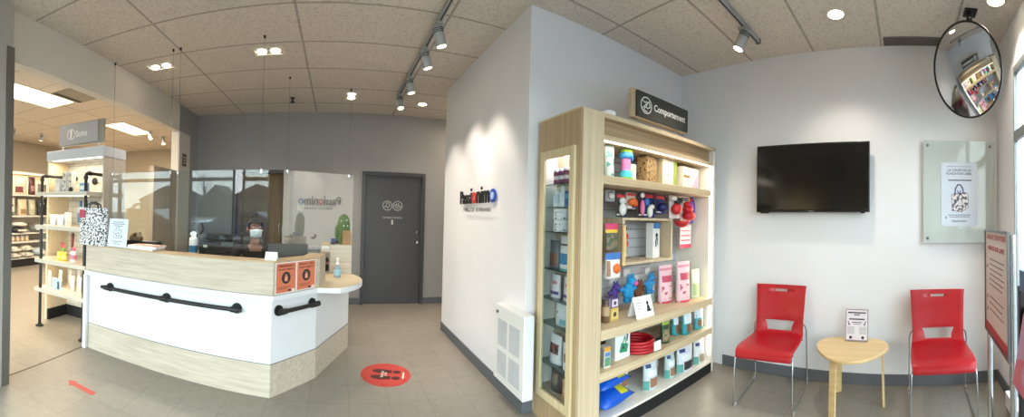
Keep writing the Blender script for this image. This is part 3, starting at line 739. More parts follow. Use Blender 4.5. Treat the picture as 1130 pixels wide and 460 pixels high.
t = thing('cactus_ornament', 'rounded green cactus ornament in a brown paper pot on the wood cabinet', 'cactus', (.08, 3.87, 1.094))
c = (.078, 3.885, 1.094)
m = MB(); n = 20
prof = [(.05, .0), (.062, .06), (.066, .14), (.066, .22), (.056, .28), (.03, .315), (.004, .325)]
vs = []; fs = []
for r, z in prof:
    for k in range(n):
        a = 2*PI*k/n; q = r*(1+(.06 if k % 2 else -.06)); vs.append((c[0]+q*math.cos(a), c[1]+q*.8*math.sin(a), c[2]+z))
for i in range(len(prof)-1):
    for k in range(n): fs.append((i*n+k, i*n+(k+1) % n, (i+1)*n+(k+1) % n, (i+1)*n+k))
m.add(vs, fs, 0, True); m.ball((c[0]-.07, c[1], c[2]+.12), (.025, .03, .09)); m.build('cactus_body', paint('cactus_green', (86, 108, 64), .7, var=.2, scale=20), t)
MB().box(c[0]-.01, c[0]+.075, c[1]-.082, c[1]-.056, c[2], c[2]+.15).build('paper_pot', paint('kraft', (160, 126, 88), .8), t)
for q in ((.0, .2), (.03, .26), (-.03, .25), (.04, .2)): MB().ball((c[0]+q[0], c[1]-.055, c[2]+q[1]), (.007, .005, .007), 0, 8, 5).build('white_bud', PAPER, t)
t = thing('pet_figurine', 'dark brown figurine lying in front of the cactus', 'figurine', (.02, 3.82, 1.094))
MB().ball((.01, 4.17, 1.095), (.05, .02, .018)).ball((.055, 4.165, 1.115), (.022, .02, .03)).ball((-.03, 3.825, 1.11), (.026, .012, .01)).build('figurine_body', col((70, 44, 36), .6), t)
t = thing('blue_box', 'small blue box tucked behind the cactus pot', 'box', (-.03, 3.89, 1.094))
MB().box(-.052, -.006, 3.87, 3.92, 1.094, 1.155).build('carton', col((50, 70, 130)), t)
t = thing('filing_tray', 'grey letter tray with papers behind the monitor', 'tray', (-.34, 4.6, 0))
MB().box(-.50, -.22, 4.62, 4.9, 0, .985).build('drawer_tower', paint('tray_grey', (150, 152, 154), .5), t)
for k in range(2): MB().box(-.495, -.225, 4.61, 4.62, .90+.04*k, .93+.04*k).build('tray_front', col((196, 206, 212), .4), t)
# furniture inside the doorway on the back wall
t = thing('storage_cabinet', 'tall tan wood cabinet inside the open doorway on the back wall', 'cabinet', (-1.0, 6.8, 0))
MB().box(-1.22, -.78, 6.5, 7.1, 0, 2.2).build('carcass', wood('tan_cabinet', (150, 124, 88), (172, 144, 104), 'z'), t)
for x0, x1 in ((-1.21, -1.005), (-.995, -.79)):
    d = MB().box(x0, x1, 6.485, 6.5, .05, 2.15).build('door', wood('tan_cabinet_door', (160, 134, 96), (180, 152, 112), 'z'), t)
    MB().box(x1-.03 if x0 < -1.1 else x0+.02, x1-.02 if x0 < -1.1 else x0+.03, 6.465, 6.485, .95, 1.2).build('handle', CHROME, d)
# ------------------------------------------------------------------ receptionist
def skin_mesh(name, verts, edges, mat_, parent, root=0, sub=2):
    me = bpy.data.meshes.new(name); o = bpy.data.objects.new(name, me); C.objects.link(o)
    bm = bmesh.new(); lay = bm.verts.layers.skin.verify(); bv = []
    for x, y, z, rx, ry in verts:
        v = bm.verts.new((x, y, z)); v[lay].radius = (rx, ry); bv.append(v)
    for a, b in edges: bm.edges.new((bv[a], bv[b]))
    bv[root][lay].use_root = True
    bm.to_mesh(me); bm.free(); me.materials.append(mat_)
    sk = o.modifiers.new('skin', 'SKIN'); sk.use_smooth_shade = True; sk.branch_smoothing = .6
    sb = o.modifiers.new('smooth', 'SUBSURF'); sb.levels = sub; sb.render_levels = sub
    o.parent = parent; ORG[o.as_pointer()] = Vector((0, 0, 0)); return o
per = thing('person', 'seated receptionist with dark tied-up hair, white face mask and black top, looking down', 'person', (0, 0, 0))
SKIN = paint('skin', (150, 100, 78), .5, var=.03); HAIR = paint('dark_hair', (24, 18, 15), .75, var=.1, scale=60); TOPM = paint('black_scrub_top', (13, 13, 15), .8)
V = [(0, 0, .50, .13, .11), (0, -.01, .64, .12, .095), (0, -.02, .80, .125, .095), (0, -.01, .93, .12, .085), (0, .0, 1.0, .06, .055), (0, .0, 1.05, .047, .047), (0, -.012, 1.10, .05, .055), (0, -.02, 1.145, .068, .082), (0, -.015, 1.20, .073, .088), (0, -.01, 1.245, .058, .07)]
E_ = [(i, i+1) for i in range(9)]
for s in (-1, 1):
    b = len(V)
    V += [(s*.12, .0, .955, .05, .05), (s*.185, .0, .925, .052, .052), (s*.22, -.02, .74, .043, .043), (s*.205, -.16, .70, .036, .036), (s*.13, -.33, .74, .025, .022), (s*.12, -.385, .745, .036, .014)]
    E_ += [(3, b), (b, b+1), (b+1, b+2), (b+2, b+3), (b+3, b+4), (b+4, b+5)]
    for k, (dx, ln, r) in enumerate(((-.028, .07, .0085), (-.01, .08, .009), (.009, .075, .0088), (.027, .058, .008))):
        q = len(V); x = s*.12+dx*s
        V += [(x, -.42, .746, r+.001, r+.001), (x+dx*.1*s, -.42-ln*.55, .748, r, r), (x+dx*.15*s, -.42-ln, .735, r*.8, r*.8)]
        E_ += [(b+5, q), (q, q+1), (q+1, q+2)]
    q = len(V); V += [(s*.085, -.365, .743, .011, .011), (s*.065, -.40, .741, .0095, .0095), (s*.06, -.425, .735, .008, .008)]
    E_ += [(b+4, q), (q, q+1), (q+1, q+2)]
    q = len(V); V += [(s*.09, -.05, .52, .085, .08), (s*.13, -.38, .52, .062, .062), (s*.13, -.40, .30, .05, .055), (s*.13, -.38, .09, .034, .036), (s*.13, -.42, .04, .034, .03), (s*.135, -.52, .03, .032, .02)]
    E_ += [(0, q), (q, q+1), (q+1, q+2), (q+2, q+3), (q+3, q+4), (q+4, q+5)]
body = skin_mesh('body', V, E_, SKIN, per)
# scrub top over torso and upper arms, open at the neck
tv = [(0, .0, .56, .15, .125), (0, -.01, .66, .14, .115), (0, -.02, .80, .145, .118), (0, -.008, .92, .135, .105), (0, .006, 1.022, .092, .078)]
te = [(0, 1), (1, 2), (2, 3), (3, 4)]
for s in (-1, 1):
    b = len(tv); tv += [(s*.115, .0, .984, .076, .072), (s*.195, .0, .95, .072, .069), (s*.222, -.01, .80, .058, .058), (s*.222, -.05, .72, .055, .055)]
    te += [(3, b), (b, b+1), (b+1, b+2), (b+2, b+3)]
skin_mesh('scrub_top', tv, te, TOPM, per, 2)
m = MB(); m.add([(-.034, -.088, 1.055), (.034, -.088, 1.055), (.0, -.132, .965), (-.036, -.045, 1.07), (.036, -.045, 1.07)], [(0, 2, 1), (0, 1, 4, 3)]); m.build('neck_opening', SKIN, per)
skin_mesh('trousers', [(0, 0, .53, .145, .12), (0, 0, .60, .14, .115)]+[(s*.13*k_, y, z, r, r) for s in (-1, 1) for k_, y, z, r in ((.75, -.05, .525, .095), (1, -.36, .525, .075), (1, -.405, .40, .068), (1, -.39, .14, .052))],
          [(0, 1), (0, 2), (2, 3), (3, 4), (4, 5), (0, 6), (6, 7), (7, 8), (8, 9)], col((24, 26, 34), .8), per)
m = MB()
# hair: cap at back and top plus bun
vs = []; fs = []; n = 22; R_ = 9
for i in range(R_+1):
    th = PI/2-(i/R_)*1.95
    for k in range(n):
        a = 2*PI*k/n; x = .087*math.cos(th)*math.cos(a); y = .103*math.cos(th)*math.sin(a); z = .115*math.sin(th)
        vs.append((x, -.012+y, 1.185+z))
for i in range(R_):
    for k in range(n):
        am = 2*PI*(k+.5)/n; th = PI/2-((i+.5)/R_)*1.95
        front = math.sin(am)
        if front < -.35 and th < .40+(.1 if front > -.75 else 0): continue
        if front < .1 and th < -.32: continue
        fs.append((i*n+k, i*n+(k+1) % n, (i+1)*n+(k+1) % n, (i+1)*n+k))
m.add(vs, fs, 0, True)
m.ball((0, .03, 1.305), (.045, .045, .034)); m.build('hair', HAIR, per, merge=True)
# mask, eyes, brows, ears, nose
m = MB(); vs = []; fs = []
for j in range(7):
    v = j/6
    for i in range(11):
        u = -1+2*i/10; a = u*1.15
        ry = .108+.018*(1-abs(u))*math.sin(PI*v); rx = .078
        vs.append((rx*math.sin(a)*(1-.16*(1-v)), -.018-ry*math.cos(a)*(.9+.1*v), 1.085+.088*v*(1-.18*abs(u))+.004))
for j in range(6):
    for i in range(10): fs.append((j*11+i, j*11+i+1, (j+1)*11+i+1, (j+1)*11+i))
m.add(vs, fs, 0, True); mk = m.build('face_mask', paint('mask_fabric', (222, 228, 232), .8, var=.01), per)
so = mk.modifiers.new('thick', 'SOLIDIFY'); so.thickness = .003
for s in (-1, 1):
    MB().tube([(s*.068, -.07, 1.155), (s*.078, -.03, 1.165), (s*.082, .0, 1.17)], .0015, 6).build('mask_loop', PAPER, mk)
    MB().ball((s*.033, -.103, 1.192), (.0145, .006, .0065)).build('eye', col((230, 226, 220), .2), per)
    MB().ball((s*.033, -.1085, 1.191), (.006, .003, .006)).build('iris', col((36, 22, 16), .2), per)
    MB().tube([(s*.016, -.107, 1.208), (s*.034, -.108, 1.214), (s*.054, -.098, 1.208)], [.003, .004, .002], 6).build('eyebrow', HAIR, per)
    MB().ball((s*.083, -.01, 1.165), (.012, .022, .032)).build('ear', SKIN, per)
MB().tube([(0, -.104, 1.20), (0, -.116, 1.175), (0, -.112, 1.165)], [.008, .012, .012], 8).build('nose', SKIN, per)
per.location = (-.875, 3.84, .06); rot(per, math.radians(24))
t = thing('office_chair', 'black office chair under the receptionist', 'chair', (0, 0, 0))
MB().box(-.22, .22, -.22, .20, .44, .495).build('seat', col((26, 26, 28), .8), t, bevel=.03)
MB().box(-.19, .19, .165, .205, .58, .92).build('backrest', col((26, 26, 28), .8), t, bevel=.02)
MB().box(-.03, .03, .20, .225, .44, .66).build('back_support', BLACK, t)
MB().cyl((0, 0, .08), (0, 0, .44), .03).build('gas_column', BLACK, t)
for k in range(5):
    a = 2*PI*k/5
    l = MB().tube([(0, 0, .10), (.2*math.cos(a), .2*math.sin(a), .07)], [.025, .018], 8).build('base_leg', BLACK, t)
    MB().cyl((.2*math.cos(a)-.015, .2*math.sin(a), .028), (.2*math.cos(a)+.015, .2*math.sin(a), .028), .028, 12).build('caster', BLACK, l)
t.location = (-.825, 3.90, .0); rot(t, math.radians(24))
# ------------------------------------------------------------------ red chairs (built facing -Y, then turned)
def shell(profile, half, holes, name, mat_, parent, cols, bow=0.0):
    """sheet swept along a side profile; holes: set of (row, column) cells left out; half(row) -> half width"""
    m = MB(); n = len(cols); vs = []
    for j, (y, z) in enumerate(profile):
        for i, u in enumerate(cols[j] if isinstance(cols[0], (list, tuple)) else cols):
            vs.append((u*half[j], y-bow*(u*u), z))
    nn = len(cols[0]) if isinstance(cols[0], (list, tuple)) else n
    fs = []
    for j in range(len(profile)-1):
        for i in range(nn-1):
            if (j, i) in holes: continue
            fs.append((j*nn+i, j*nn+i+1, (j+1)*nn+i+1, (j+1)*nn+i))
    m.add(vs, fs, 0, True)
    o = m.build(name, mat_, parent)
    so = o.modifiers.new('thick', 'SOLIDIFY'); so.thickness = .011; so.offset = 0
    be = o.modifiers.new('bevel', 'BEVEL'); be.width = .003; be.segments = 2; be.limit_method = 'ANGLE'; be.angle_limit = .8
    return o
def make_chair(label):
    t = thing('side_chair', label, 'chair', (0, 0, 0), 'red chairs along the wall')
    cs = [-1, -.8, -.55, -.3, 0, .3, .55, .8, 1]
    prof = [(-.285, .375), (-.282, .405), (-.265, .428), (-.22, .44), (-.12, .438), (.02, .43), (.14, .428), (.20, .436), (.225, .45)]
    hw = [.218, .222, .226, .23, .232, .23, .225, .22, .216]
    shell(prof, hw, set(), 'seat', REDP, t, cs, -.0)
    cb = [-1, -.62, -.52, -.26, -.25, .25, .26, .52, .62, 1]
    rows = [(.222, .432), (.235, .462), (.248, .5), (.252, .545), (.262, .60), (.28, .66), (.288, .72), (.300, .785), (.302, .79), (.306, .812), (.308, .817), (.314, .85)]
    hb = [.218, .216, .215, .214, .216, .219, .222, .225, .2255, .227, .2275, .232]
    colr = []
    for j in range(len(rows)):
        if j <= 1: a = .50
        elif j == 2: a = .53
        elif j == 3: a = .62
        else: a = .6
        colr.append([-1, -.8, -a, -.26, -.25, .25, .26, a, .8, 1])
    holes = {(j, i) for j in (1, 2) for i in range(2, 7)} | {(8, 4)}
    shell(rows, hb, holes, 'backrest', REDP, t, colr, .022)
    for s in (-1, 1):
        x = s*.232
        p = [(x*.93, .235, .52), (x*1.0, .245, .50), (x*1.03, .25, .46), (x*1.04, .305, .03), (x*1.04, .30, .012), (x*1.04, .28, .008), (x*1.0, -.27, .008), (x*1.0, -.295, .012), (x*1.0, -.30, .03), (x*.98, -.272, .355), (x*.96, -.262, .385), (x*.9, -.24, .41)]
        l = MB().tube(p, .0062, 10).build('sled_leg', CHROME, t)
        MB().cyl((x*1.0, -.275, .004), (x*1.0, -.235, .004), .0085, 8).build('glide', WHITE, l)
        MB().cyl((x*1.04, .24, .004), (x*1.04, .28, .004), .0085, 8).build('glide', WHITE, l)
    for y, z in ((-.23, .412), (.16, .412)): MB().cyl((-.225, y, z), (.225, y, z), .006, 10).build('cross_bar', CHROME, t)
    return t
ch = make_chair('red moulded chair with chrome sled legs beneath the television, left of the birch table')
ch2 = copy_tree(ch); ch2['label'] = 'red moulded chair with chrome sled legs beneath the glass notice board'
ch.location = (2.83, 1.085, .006); rot(ch, -PI/2+math.radians(6))
ch2.location = (2.80, -.262, .006); rot(ch2, -PI/2)

# ------------------------------------------------------------------ birch side table and its notice
t = thing('side_table', 'low birch plywood table with rounded triangular top between the red chairs', 'table', (2.84, .44, 0))
pts = []
for k in range(48):
    a = 2*PI*k/48; r = .268*(1+.07*math.cos(3*(a-PI)))
    pts.append((2.84+r*math.cos(a)*1.04, .43+r*math.sin(a)*1.06))
MB().prism(pts, .427, .45, 0, None, True).build('table_top', W_TABLE, t, bevel=.004)
def bent_leg(a):
    ca, sa = math.cos(a), math.sin(a); X0, Y0 = 2.84, .43
    def q(r, w, z): return (X0+r*ca-w*sa, Y0+r*sa+w*ca, z)
    path = [(.08, .420), (.19, .420), (.225, .415), (.245, .40), (.252, .375), (.262, .0)]
    inn = [(.08, .404), (.185, .404), (.212, .400), (.228, .388), (.234, .37), (.244, .0)]
    m = MB(); vs = []; n = len(path)
    for w in (-.026, .026):
        vs += [q(r, w, z) for r, z in path]+[q(r, w, z) for r, z in inn]
    fs = []
    for i in range(n-1):
        fs += [(i, i+1, n+i+1, n+i), (2*n+i, 3*n+i, 3*n+i+1, 2*n+i+1), (i, 2*n+i, 2*n+i+1, i+1), (n+i, n+i+1, 3*n+i+1, 3*n+i)]
    fs += [(0, n, 3*n, 2*n), (n-1, 3*n-1, 4*n-1, 2*n-1)]
    m.add(vs, fs); return m
for a in (PI*.86, PI*.86+2*PI/3, PI*.86+4*PI/3): bent_leg(a).build('leg', W_TABLE, t)
t = thing('table_notice', 'small white notice in a clear stand with a dark border, on the birch table', 'notice', (3.0, .41, .45))
Mn = frame((2.995, .41, .578), (0, -1, 0), (.12, 0, 1))
m = MB(); plate(m, Mn, -.096, .096, -.126, .13, 0, .003, -.003); m.build('sheet', col((222, 216, 226), .5), t)
MB().box(2.965, 3.03, .315, .505, .4505, .455).build('stand_foot', GLASS, t)
m = MB()
for q in ((-.094, -.088, -.124, .128), (.088, .094, -.124, .128), (-.088, .088, .122, .128), (-.088, .088, -.124, -.118)): plate(m, Mn, *q, 0, .0006)
m.build('border', col((140, 96, 110), .6), t)
for grp in (((.10, .15, .010), (.084, .05, .008)), ((.048, .13, .010), (.022, .08, .006), (.008, .06, .004))):
    m = MB()
    for y, wv, h in grp: plate(m, Mn, -wv/2, wv/2, y-h/2, y+h/2, 0, .0006)
    m.build('lettering', INK, t)
for s in (-1, 1):
    m = MB(); stroke(m, Mn, [(s*.072, .03), (s*.068, .012), (s*.06, .0)], .006); stroke(m, Mn, [(s*.07, .006), (s*.06, .0), (s*.06, .012)], .004); m.build('small_arrow', INK, t)
    m = MB(); disc(m, Mn, s*.05, -.098, .012, .012); m.build('round_mark', INK, t)
    m = MB(); plate(m, Mn, s*.05-.030, s*.05+.030, -.072, -.012, 0, .0005); m.build('grey_panel', col((196, 192, 200), .6), t)

# ------------------------------------------------------------------ television
t = thing('television', 'large black flat television mounted on the right wall', 'television', (XT, .842, 1.826))
MB().box(3.115, 3.15, .318, 1.368, 1.517, 2.136).build('bezel', paint('tv_bezel', (14, 14, 15), .3), t, bevel=.005)
MB().box(3.1135, 3.1149, .33, 1.356, 1.54, 2.125).build('screen', paint('tv_glass', (5, 5, 7), .14, spec=.6), t)
MB().box(3.15, 3.18, .55, 1.13, 1.55, 2.0).build('rear_housing', BLACKP, t)
MB().box(3.18, XT-.001, .7, .98, 1.68, 1.95).build('wall_bracket', BLACK, t)
MB().box(3.1132, 3.1148, .815, .865, 1.5235, 1.529).build('maker_mark', col((150, 152, 156), .4), t)
for y0, y1 in ((.36, .40), (1.25, 1.33)): MB().box(3.12, 3.14, y0, y1, 1.507, 1.517).build('bottom_foot', BLACKP, t)

# ------------------------------------------------------------------ glass notice board with its poster
t = thing('glass_notice_board', 'pale green glass notice board held off the wall by round pins', 'notice board', (XT, -.465, 1.7))
MB().box(3.165, 3.171, -.782, -.148, 1.248, 2.148).build('glass_panel', clear('green_glass', (244, 250, 246), 1.5, .02, 1.6, (218, 226, 223), .62), t)
for y in (-.745, -.185):
    for z in (1.29, 2.105): MB().cyl((3.155, y, z), (XT-.001, y, z), .012, 16).build('standoff_pin', GREYM, t)
t = thing('charity_poster', 'white poster with a drawing of a shopping bag, pinned to the glass board', 'poster', (3.16, -.466, 1.675))
Mp = frame((3.1635, -.466, 1.675), (0, -1, 0), (0, 0, 1))
m = MB(); plate(m, Mp, -.162, .162, -.28, .28, 0, .001, 0); m.build('sheet', col((210, 218, 232), .5), t)
BI = col((84, 92, 112), .6); zp = Mp @ Matrix.Translation((0, 0, .0012))
m = MB(); plate(m, Mp, -.11, .11, .243, .246, 0, .0006, .001)
write(m, zp, 'LA CAUSE DE LA', 0, .213, width=.21, height=.022, bold=.02); write(m, zp, 'FONDATION LEBEL', 0, .182, width=.23, height=.022, bold=.02)
m.build('heading_lettering', BI, t)
m = MB(); plate(m, Mp, -.10, .11, .118, .128, 0, .0006, .001); m.build('small_lettering', BI, t)
m = MB()
for k, w in enumerate((.2, .18)): plate(m, Mp, -w/2, w/2, -.186-.016*k, -.181-.016*k, 0, .0006, .001)
plate(m, Mp, -.125, -.115, -.215, -.195, 0, .0006, .001); m.build('small_lettering', BI, t)
m = MB(); write(m, zp, 'Passionimo', 0, -.236, width=.13, height=.02, bold=.02); m.build('name_lettering', BI, t)
B_ = [(-.065, -.145), (-.07, .0), (.055, .015), (.078, .0), (.078, -.115), (.02, -.155), (-.065, -.145)]
m = MB(); m.prism([p for p in B_[:-1]], .001, .0016, 0, Mp); m.build('bag_picture', blotch('bag_print', (226, 220, 222), (96, 98, 112), 42, .52), t)
m = MB(); stroke(m, Mp, B_, .0045, 0, .0017, .0005); stroke(m, Mp, [(.02, -.155), (.022, .01)], .0035, 0, .0017, .0005); m.build('bag_outline', col((110, 92, 92), .6), t)
m = MB()
stroke(m, Mp, [(-.04, .002), (-.035, .05), (-.012, .085), (.012, .08), (.03, .05), (.036, .01)], .011, 0, .0022, .0005); stroke(m, Mp, [(-.018, .03), (-.002, .0), (.012, .03)], .008, 0, .0022, .0005)
m.build('bag_handle', col((40, 62, 106), .6), t)
for y, z in ((-.155, .27), (.15, .275), (.158, .0), (-.0, -.287), (-.16, .01)): MB().cyl(Mp @ Vector((y, z, .001)), Mp @ Vector((y, z, .006)), .012, 14).build('clear_magnet', col((200, 206, 210), .3), t)

# ------------------------------------------------------------------ convex mirror
t = thing('convex_mirror', 'round convex security mirror with black rim hanging from the ceiling', 'mirror', (2.57, -.43, 2.525))
Cm = Vector((2.57, -.43, 2.52)); nrm = Vector((-.56, .78, -.36)).normalized()
q = nrm.to_track_quat('Z', 'Y').to_matrix().to_4x4(); Mm = Matrix.Translation(Cm) @ q
R_ = .325; sag = .034; prof = [(R_*math.sin(k/12*PI/2*.999)**1.0 if False else R_*(1-k/12), sag*(1-(1-k/12)**2)) for k in range(12)]+[(.002, sag)]
MB().lathe(prof, (0, 0, 0), 48, 0, Mm, True, False).build('mirror_dome', paint('mirror_silver', (214, 216, 218), .02, 1.0, var=0), t)
MB().tube([Mm @ Vector((R_*math.cos(2*PI*k/48), R_*math.sin(2*PI*k/48), 0)) for k in range(48)], .008, 8, 0, True).build('rim', BLACK, t)
MB().lathe([(.04, -.05), (.2, -.03), (R_, -.004)], (0, 0, 0), 40, 0, Mm).build('back_shell', BLACK, t)
bk = MB().tube([Mm @ Vector((0, 0, -.05)), Mm @ Vector((0, 0, -.085)), (2.64, -.47, 2.62), (2.645, -.47, CEIL-.06)], .011, 10); bk.build('hanging_arm', BLACK, t)
pl = MB().box(2.595, 2.70, -.525, -.43, CEIL-.012, CEIL).build('ceiling_plate', BLACK, t)
MB().box(2.625, 2.667, -.49, -.45, CEIL-.19, CEIL-.012).build('hinge_block', BLACK, t, bevel=.004)
for z in (.06, .14): MB().cyl((2.615, -.47, CEIL-z), (2.677, -.47, CEIL-z), .008, 10).build('hinge_bolt', CHROME, t)

# ------------------------------------------------------------------ floor standing sign near the window
t = thing('floor_sign', 'tall free-standing notice in a chrome frame with red headings, by the window', 'sign', (2.13, -.555, 0))
pa, pb = Vector((2.43, -.565)), Vector((1.83, -.548))
e = (pb-pa).normalized(); nn = Vector((e.y, -e.x)); c = (pa+pb)/2
if nn.dot(-c) < 0: nn = -nn
for p, name in ((pa, 'a'), (pb, 'b')):
    MB().cyl((p.x, p.y, .02), (p.x, p.y, 1.22 if name == 'a' else 1.36), .019, 16).build('post', CHROME, t)
    MB().lathe([(.07, 0), (.07, .012), (.025, .022)], (p.x, p.y, 0)).build('foot', CHROME, t)
rgt = Vector((-e.x, -e.y)) if Vector((-e.x, -e.y)).to_3d().cross(Vector((0, 0, 1))).xy.dot(nn) > 0 else e
H0, H1 = .70, 1.378; wd = (pb-pa).length
Mg = frame((c.x+nn.x*.024, c.y+nn.y*.024, (H0+H1)/2), (rgt.x, rgt.y, 0), (0, 0, 1))
m = MB(); hh = (H1-H0)/2; hw = wd/2+.02
for q_ in ((-hw, -hw+.014, -hh, hh), (hw-.014, hw, -hh, hh), (-hw+.014, hw-.014, hh-.014, hh), (-hw+.014, hw-.014, -hh, -hh+.014)): plate(m, Mg, *q_, 0, .014, -.006)
m.build('sign_frame', GREYM, t)
m = MB(); plate(m, Mg, -hw+.014, hw-.014, -hh+.014, hh-.014, 0, .003, -.003); m.build('sheet', col((206, 188, 182), .5), t)
m = MB(); z = Mg @ Matrix.Translation((0, 0, .0006))
RH = col((178, 52, 46), .6)
write(m, z, 'AVANT D\'ENTRER', 0, hh-.045, width=wd*.86, height=.03, bold=.03); m.build('heading_lettering', RH, t)
m = MB(); write(m, z, 'MERCI DE LIRE', -.0, hh-.115, width=wd*.74, height=.028, bold=.03); m.build('heading_lettering', RH, t)
m = MB()
for k in range(6): plate(m, z, -wd*.30, wd*(.36-.04*(k % 3)), hh-.19-.032*k, hh-.184-.032*k)
m.build('lettering', col((110, 74, 74), .6), t); m = MB()
for k in range(3): plate(m, z, -wd*.30, wd*(.32-.05*(k % 2)), hh-.43-.04*k, hh-.423-.04*k)
m.build('lettering', col((110, 74, 74), .6), t)
for y in (hh-.24, hh-.44, hh-.52):
    m = MB(); disc(m, z, -wd*.41, y, .014, .014); m.build('bullet_mark', col((110, 74, 74), .6), t)
m = MB(); plate(m, z, -hw+.014, hw-.014, -hh+.014, -hh+.07); m.build('red_footer', col((170, 58, 56), .6), t)
# brochure display beyond it
t = thing('brochure_stand', 'black stand holding a pink and purple leaflet at the edge of the window', 'stand', (1.60, -.60, 0))
MB().box(1.655, 1.69, -.56, -.53, 0.02, 1.12).build('upright', BLACK, t, bevel=.003)
MB().box(1.36, 1.72, -.68, -.46, 0, .02).build('base_plate', BLACK, t, bevel=.004)
MB().box(1.34, 1.655, -.56, -.55, .62, 1.02).build('back_board', BLACK, t)
MB().box(1.40, 1.655, -.56, -.53, 1.10, 1.20).build('blue_card', col((70, 104, 140), .5), t)
Mb = frame((1.50, -.515, .84), (-1, 0, 0), (0, -.18, 1))
m = MB(); plate(m, Mb, -.13, .13, -.16, .16, 0, .003); m.build('leaflet', blotch('leaflet_print', (190, 150, 182), (206, 110, 128), 5, .5), t)
MB().box(1.35, 1.64, -.545, -.50, .655, .675).build('leaflet_ledge', BLACK, t)
t = thing('baseboard_heater', 'low white electric heater along the floor beneath the window', 'heater', (2.6, -.75, 0))
MB().box(1.6, 2.64, YW+.036, YW+.095, .03, .17).build('housing', paint('heater_white', (226, 226, 224), .45, var=.01), t, bevel=.006)
MB().box(1.62, 2.62, YW+.095, YW+.097, .045, .065).build('air_slot', GREYM, t)
# ------------------------------------------------------------------ floor stickers
t = thing('floor_sticker', 'round red floor sticker with two dark footprints', 'sticker', (.47, 3.21, 0))
Mf = frame((.472, 3.205, .0006), (1, 0, 0), (0, 1, 0))
m = MB(); disc(m, Mf, 0, 0, .222, .235, 0, 48, 0, .0008); m.build('red_disc', col((186, 62, 52), .6), t)
m = MB()
ang = math.radians(-14)
Mr = Mf @ Matrix.Rotation(ang, 4, 'Z')
for yy in (.062, -.062):
    disc(m, Mr, -.045, yy, .085, .042, 0, 20, .0009, .0006); m.prism([(-.0, yy-.036), (.05, yy-.028), (.05, yy+.028), (-.0, yy+.036)], .0009, .0014, 0, Mr)
    disc(m, Mr, .095, yy, .038, .033, 0, 16, .0009, .0006)
m.build('footprints', col((78, 26, 26), .6), t)
FL = col((240, 214, 206), .6); zr = Mr @ Matrix.Translation((0, 0, .0017)) @ Matrix.Rotation(PI/2, 4, 'Z')
m = MB(); write(m, zr, 'GARDEZ', .0, .03, width=.13, height=.024, bold=.03); write(m, zr, '2 M', .0, -.0, width=.07, height=.024, bold=.03); m.build('lettering', FL, t)
m = MB(); plate(m, Mr @ Matrix.Rotation(PI/2, 4, 'Z'), -.06, .06, -.165, -.15, 0, .0006, .0012); m.build('white_bar', FL, t)
for k in range(6):
    m = MB(); M_ = Mf @ Matrix.Rotation(k*PI/3+.3, 4, 'Z'); stroke(m, M_, [(.19, -.02), (.205, 0), (.19, .02)], .008, 0, .001, .0005); m.build('edge_arrow', col((150, 40, 34), .6), t)
t = thing('floor_arrow', 'red arrow sticker on the floor pointing to the shop opening', 'sticker', (-1.82, 2.18, 0))
MB().prism([(-1.97, 2.205), (-1.90, 2.235), (-1.90, 2.215), (-1.675, 2.195), (-1.68, 2.145), (-1.90, 2.165), (-1.90, 2.135)], .0006, .0016).build('arrow_shape', col((186, 72, 60), .5), t)
# ------------------------------------------------------------------ the product shelf unit
UX0, UX1, UY0, UY1, UZ = 1.412, 3.02, 1.765, 2.29, 2.13
LX = 1.592     # right face of the left pilaster
YS_ = 2.19     # face of the slatted back
un = thing('shelf_unit', 'large wooden shop shelf unit with lit shelves, slatted back and glazed side case', 'shelf unit', (2.2, 2.0, 0))
CREAM = paint('cream_panel', (226, 220, 208), .5, var=.01)
KICK = paint('black_kick', (20, 20, 21), .6)
MB().box(UX0, LX, UY0, UY0+.025, 0, UZ).build('front_pilaster', W_UNIT, un, bevel=.002)
MB().box(LX-.02, LX, UY0+.025, UY1, 0, UZ).build('inner_partition', W_UNIT, un)
sd = MB().box(UX0, UX0+.02, UY0+.025, 1.84, 0, UZ).box(UX0, UX0+.02, 2.215, UY1, 0, UZ).box(UX0, UX0+.02, 1.84, 2.215, 1.885, UZ).box(UX0, UX0+.02, 1.84, 2.215, 0, .19)
sd.build('side_panel', wood('taupe_side', (168, 142, 108), (188, 164, 130), 'z'), un)
MB().box(UX0+.02, LX-.02, UY1-.02, UY1, 0, UZ).build('case_back', CREAM, un)
MB().box(UX0, UX1, UY0+.026, UY1, UZ, UZ+.012).build('dust_top', W_UNITX, un)
MB().box(LX, UX1, UY0, UY1, 2.10, UZ).build('top_board', W_UNITX, un, bevel=.002)
MB().box(LX, UX1-.03, UY0+.055, UY0+.075, 1.99, 2.10).build('header_board', wood('header_wood', (150, 124, 92), (172, 146, 112), 'x'), un)
MB().box(LX, UX1-.03, UY0+.01, UY1-.02, 1.955, 1.99).build('soffit_board', W_UNITX, un, bevel=.002)
MB().box(LX, UX1-.03, UY0+.012, UY0+.028, 1.946, 1.955).build('led_strip', STRIP, un)
MB().box(UX1-.03, UX1, UY0, UY1, .0, UZ).build('right_panel', CREAM, un, bevel=.002)
MB().box(UX1-.042, UX1-.03, UY0+.02, UY0+.036, .16, 1.94).build('led_strip', STRIP, un)
area('shelf_glow', (2.3, UY0+.03, 1.944), 1.35, .02, 1.3, (255, 240, 214), 0)
l_ = area('shelf_side_glow', (UX1-.044, UY0+.03, 1.0), .02, 1.6, 1.6, (255, 240, 214)); l_.rotation_euler = (0, PI/2, 0); l_.data.size = 1.6; l_.data.size_y = .02
m = MB(); z = .15
SLAT = paint('slatwall_grey', (182, 182, 186), .5, var=.01)
while z < 1.95: m.box(LX, UX1-.03, YS_, YS_+.02, z, min(z+.074, 1.954)); z += .08
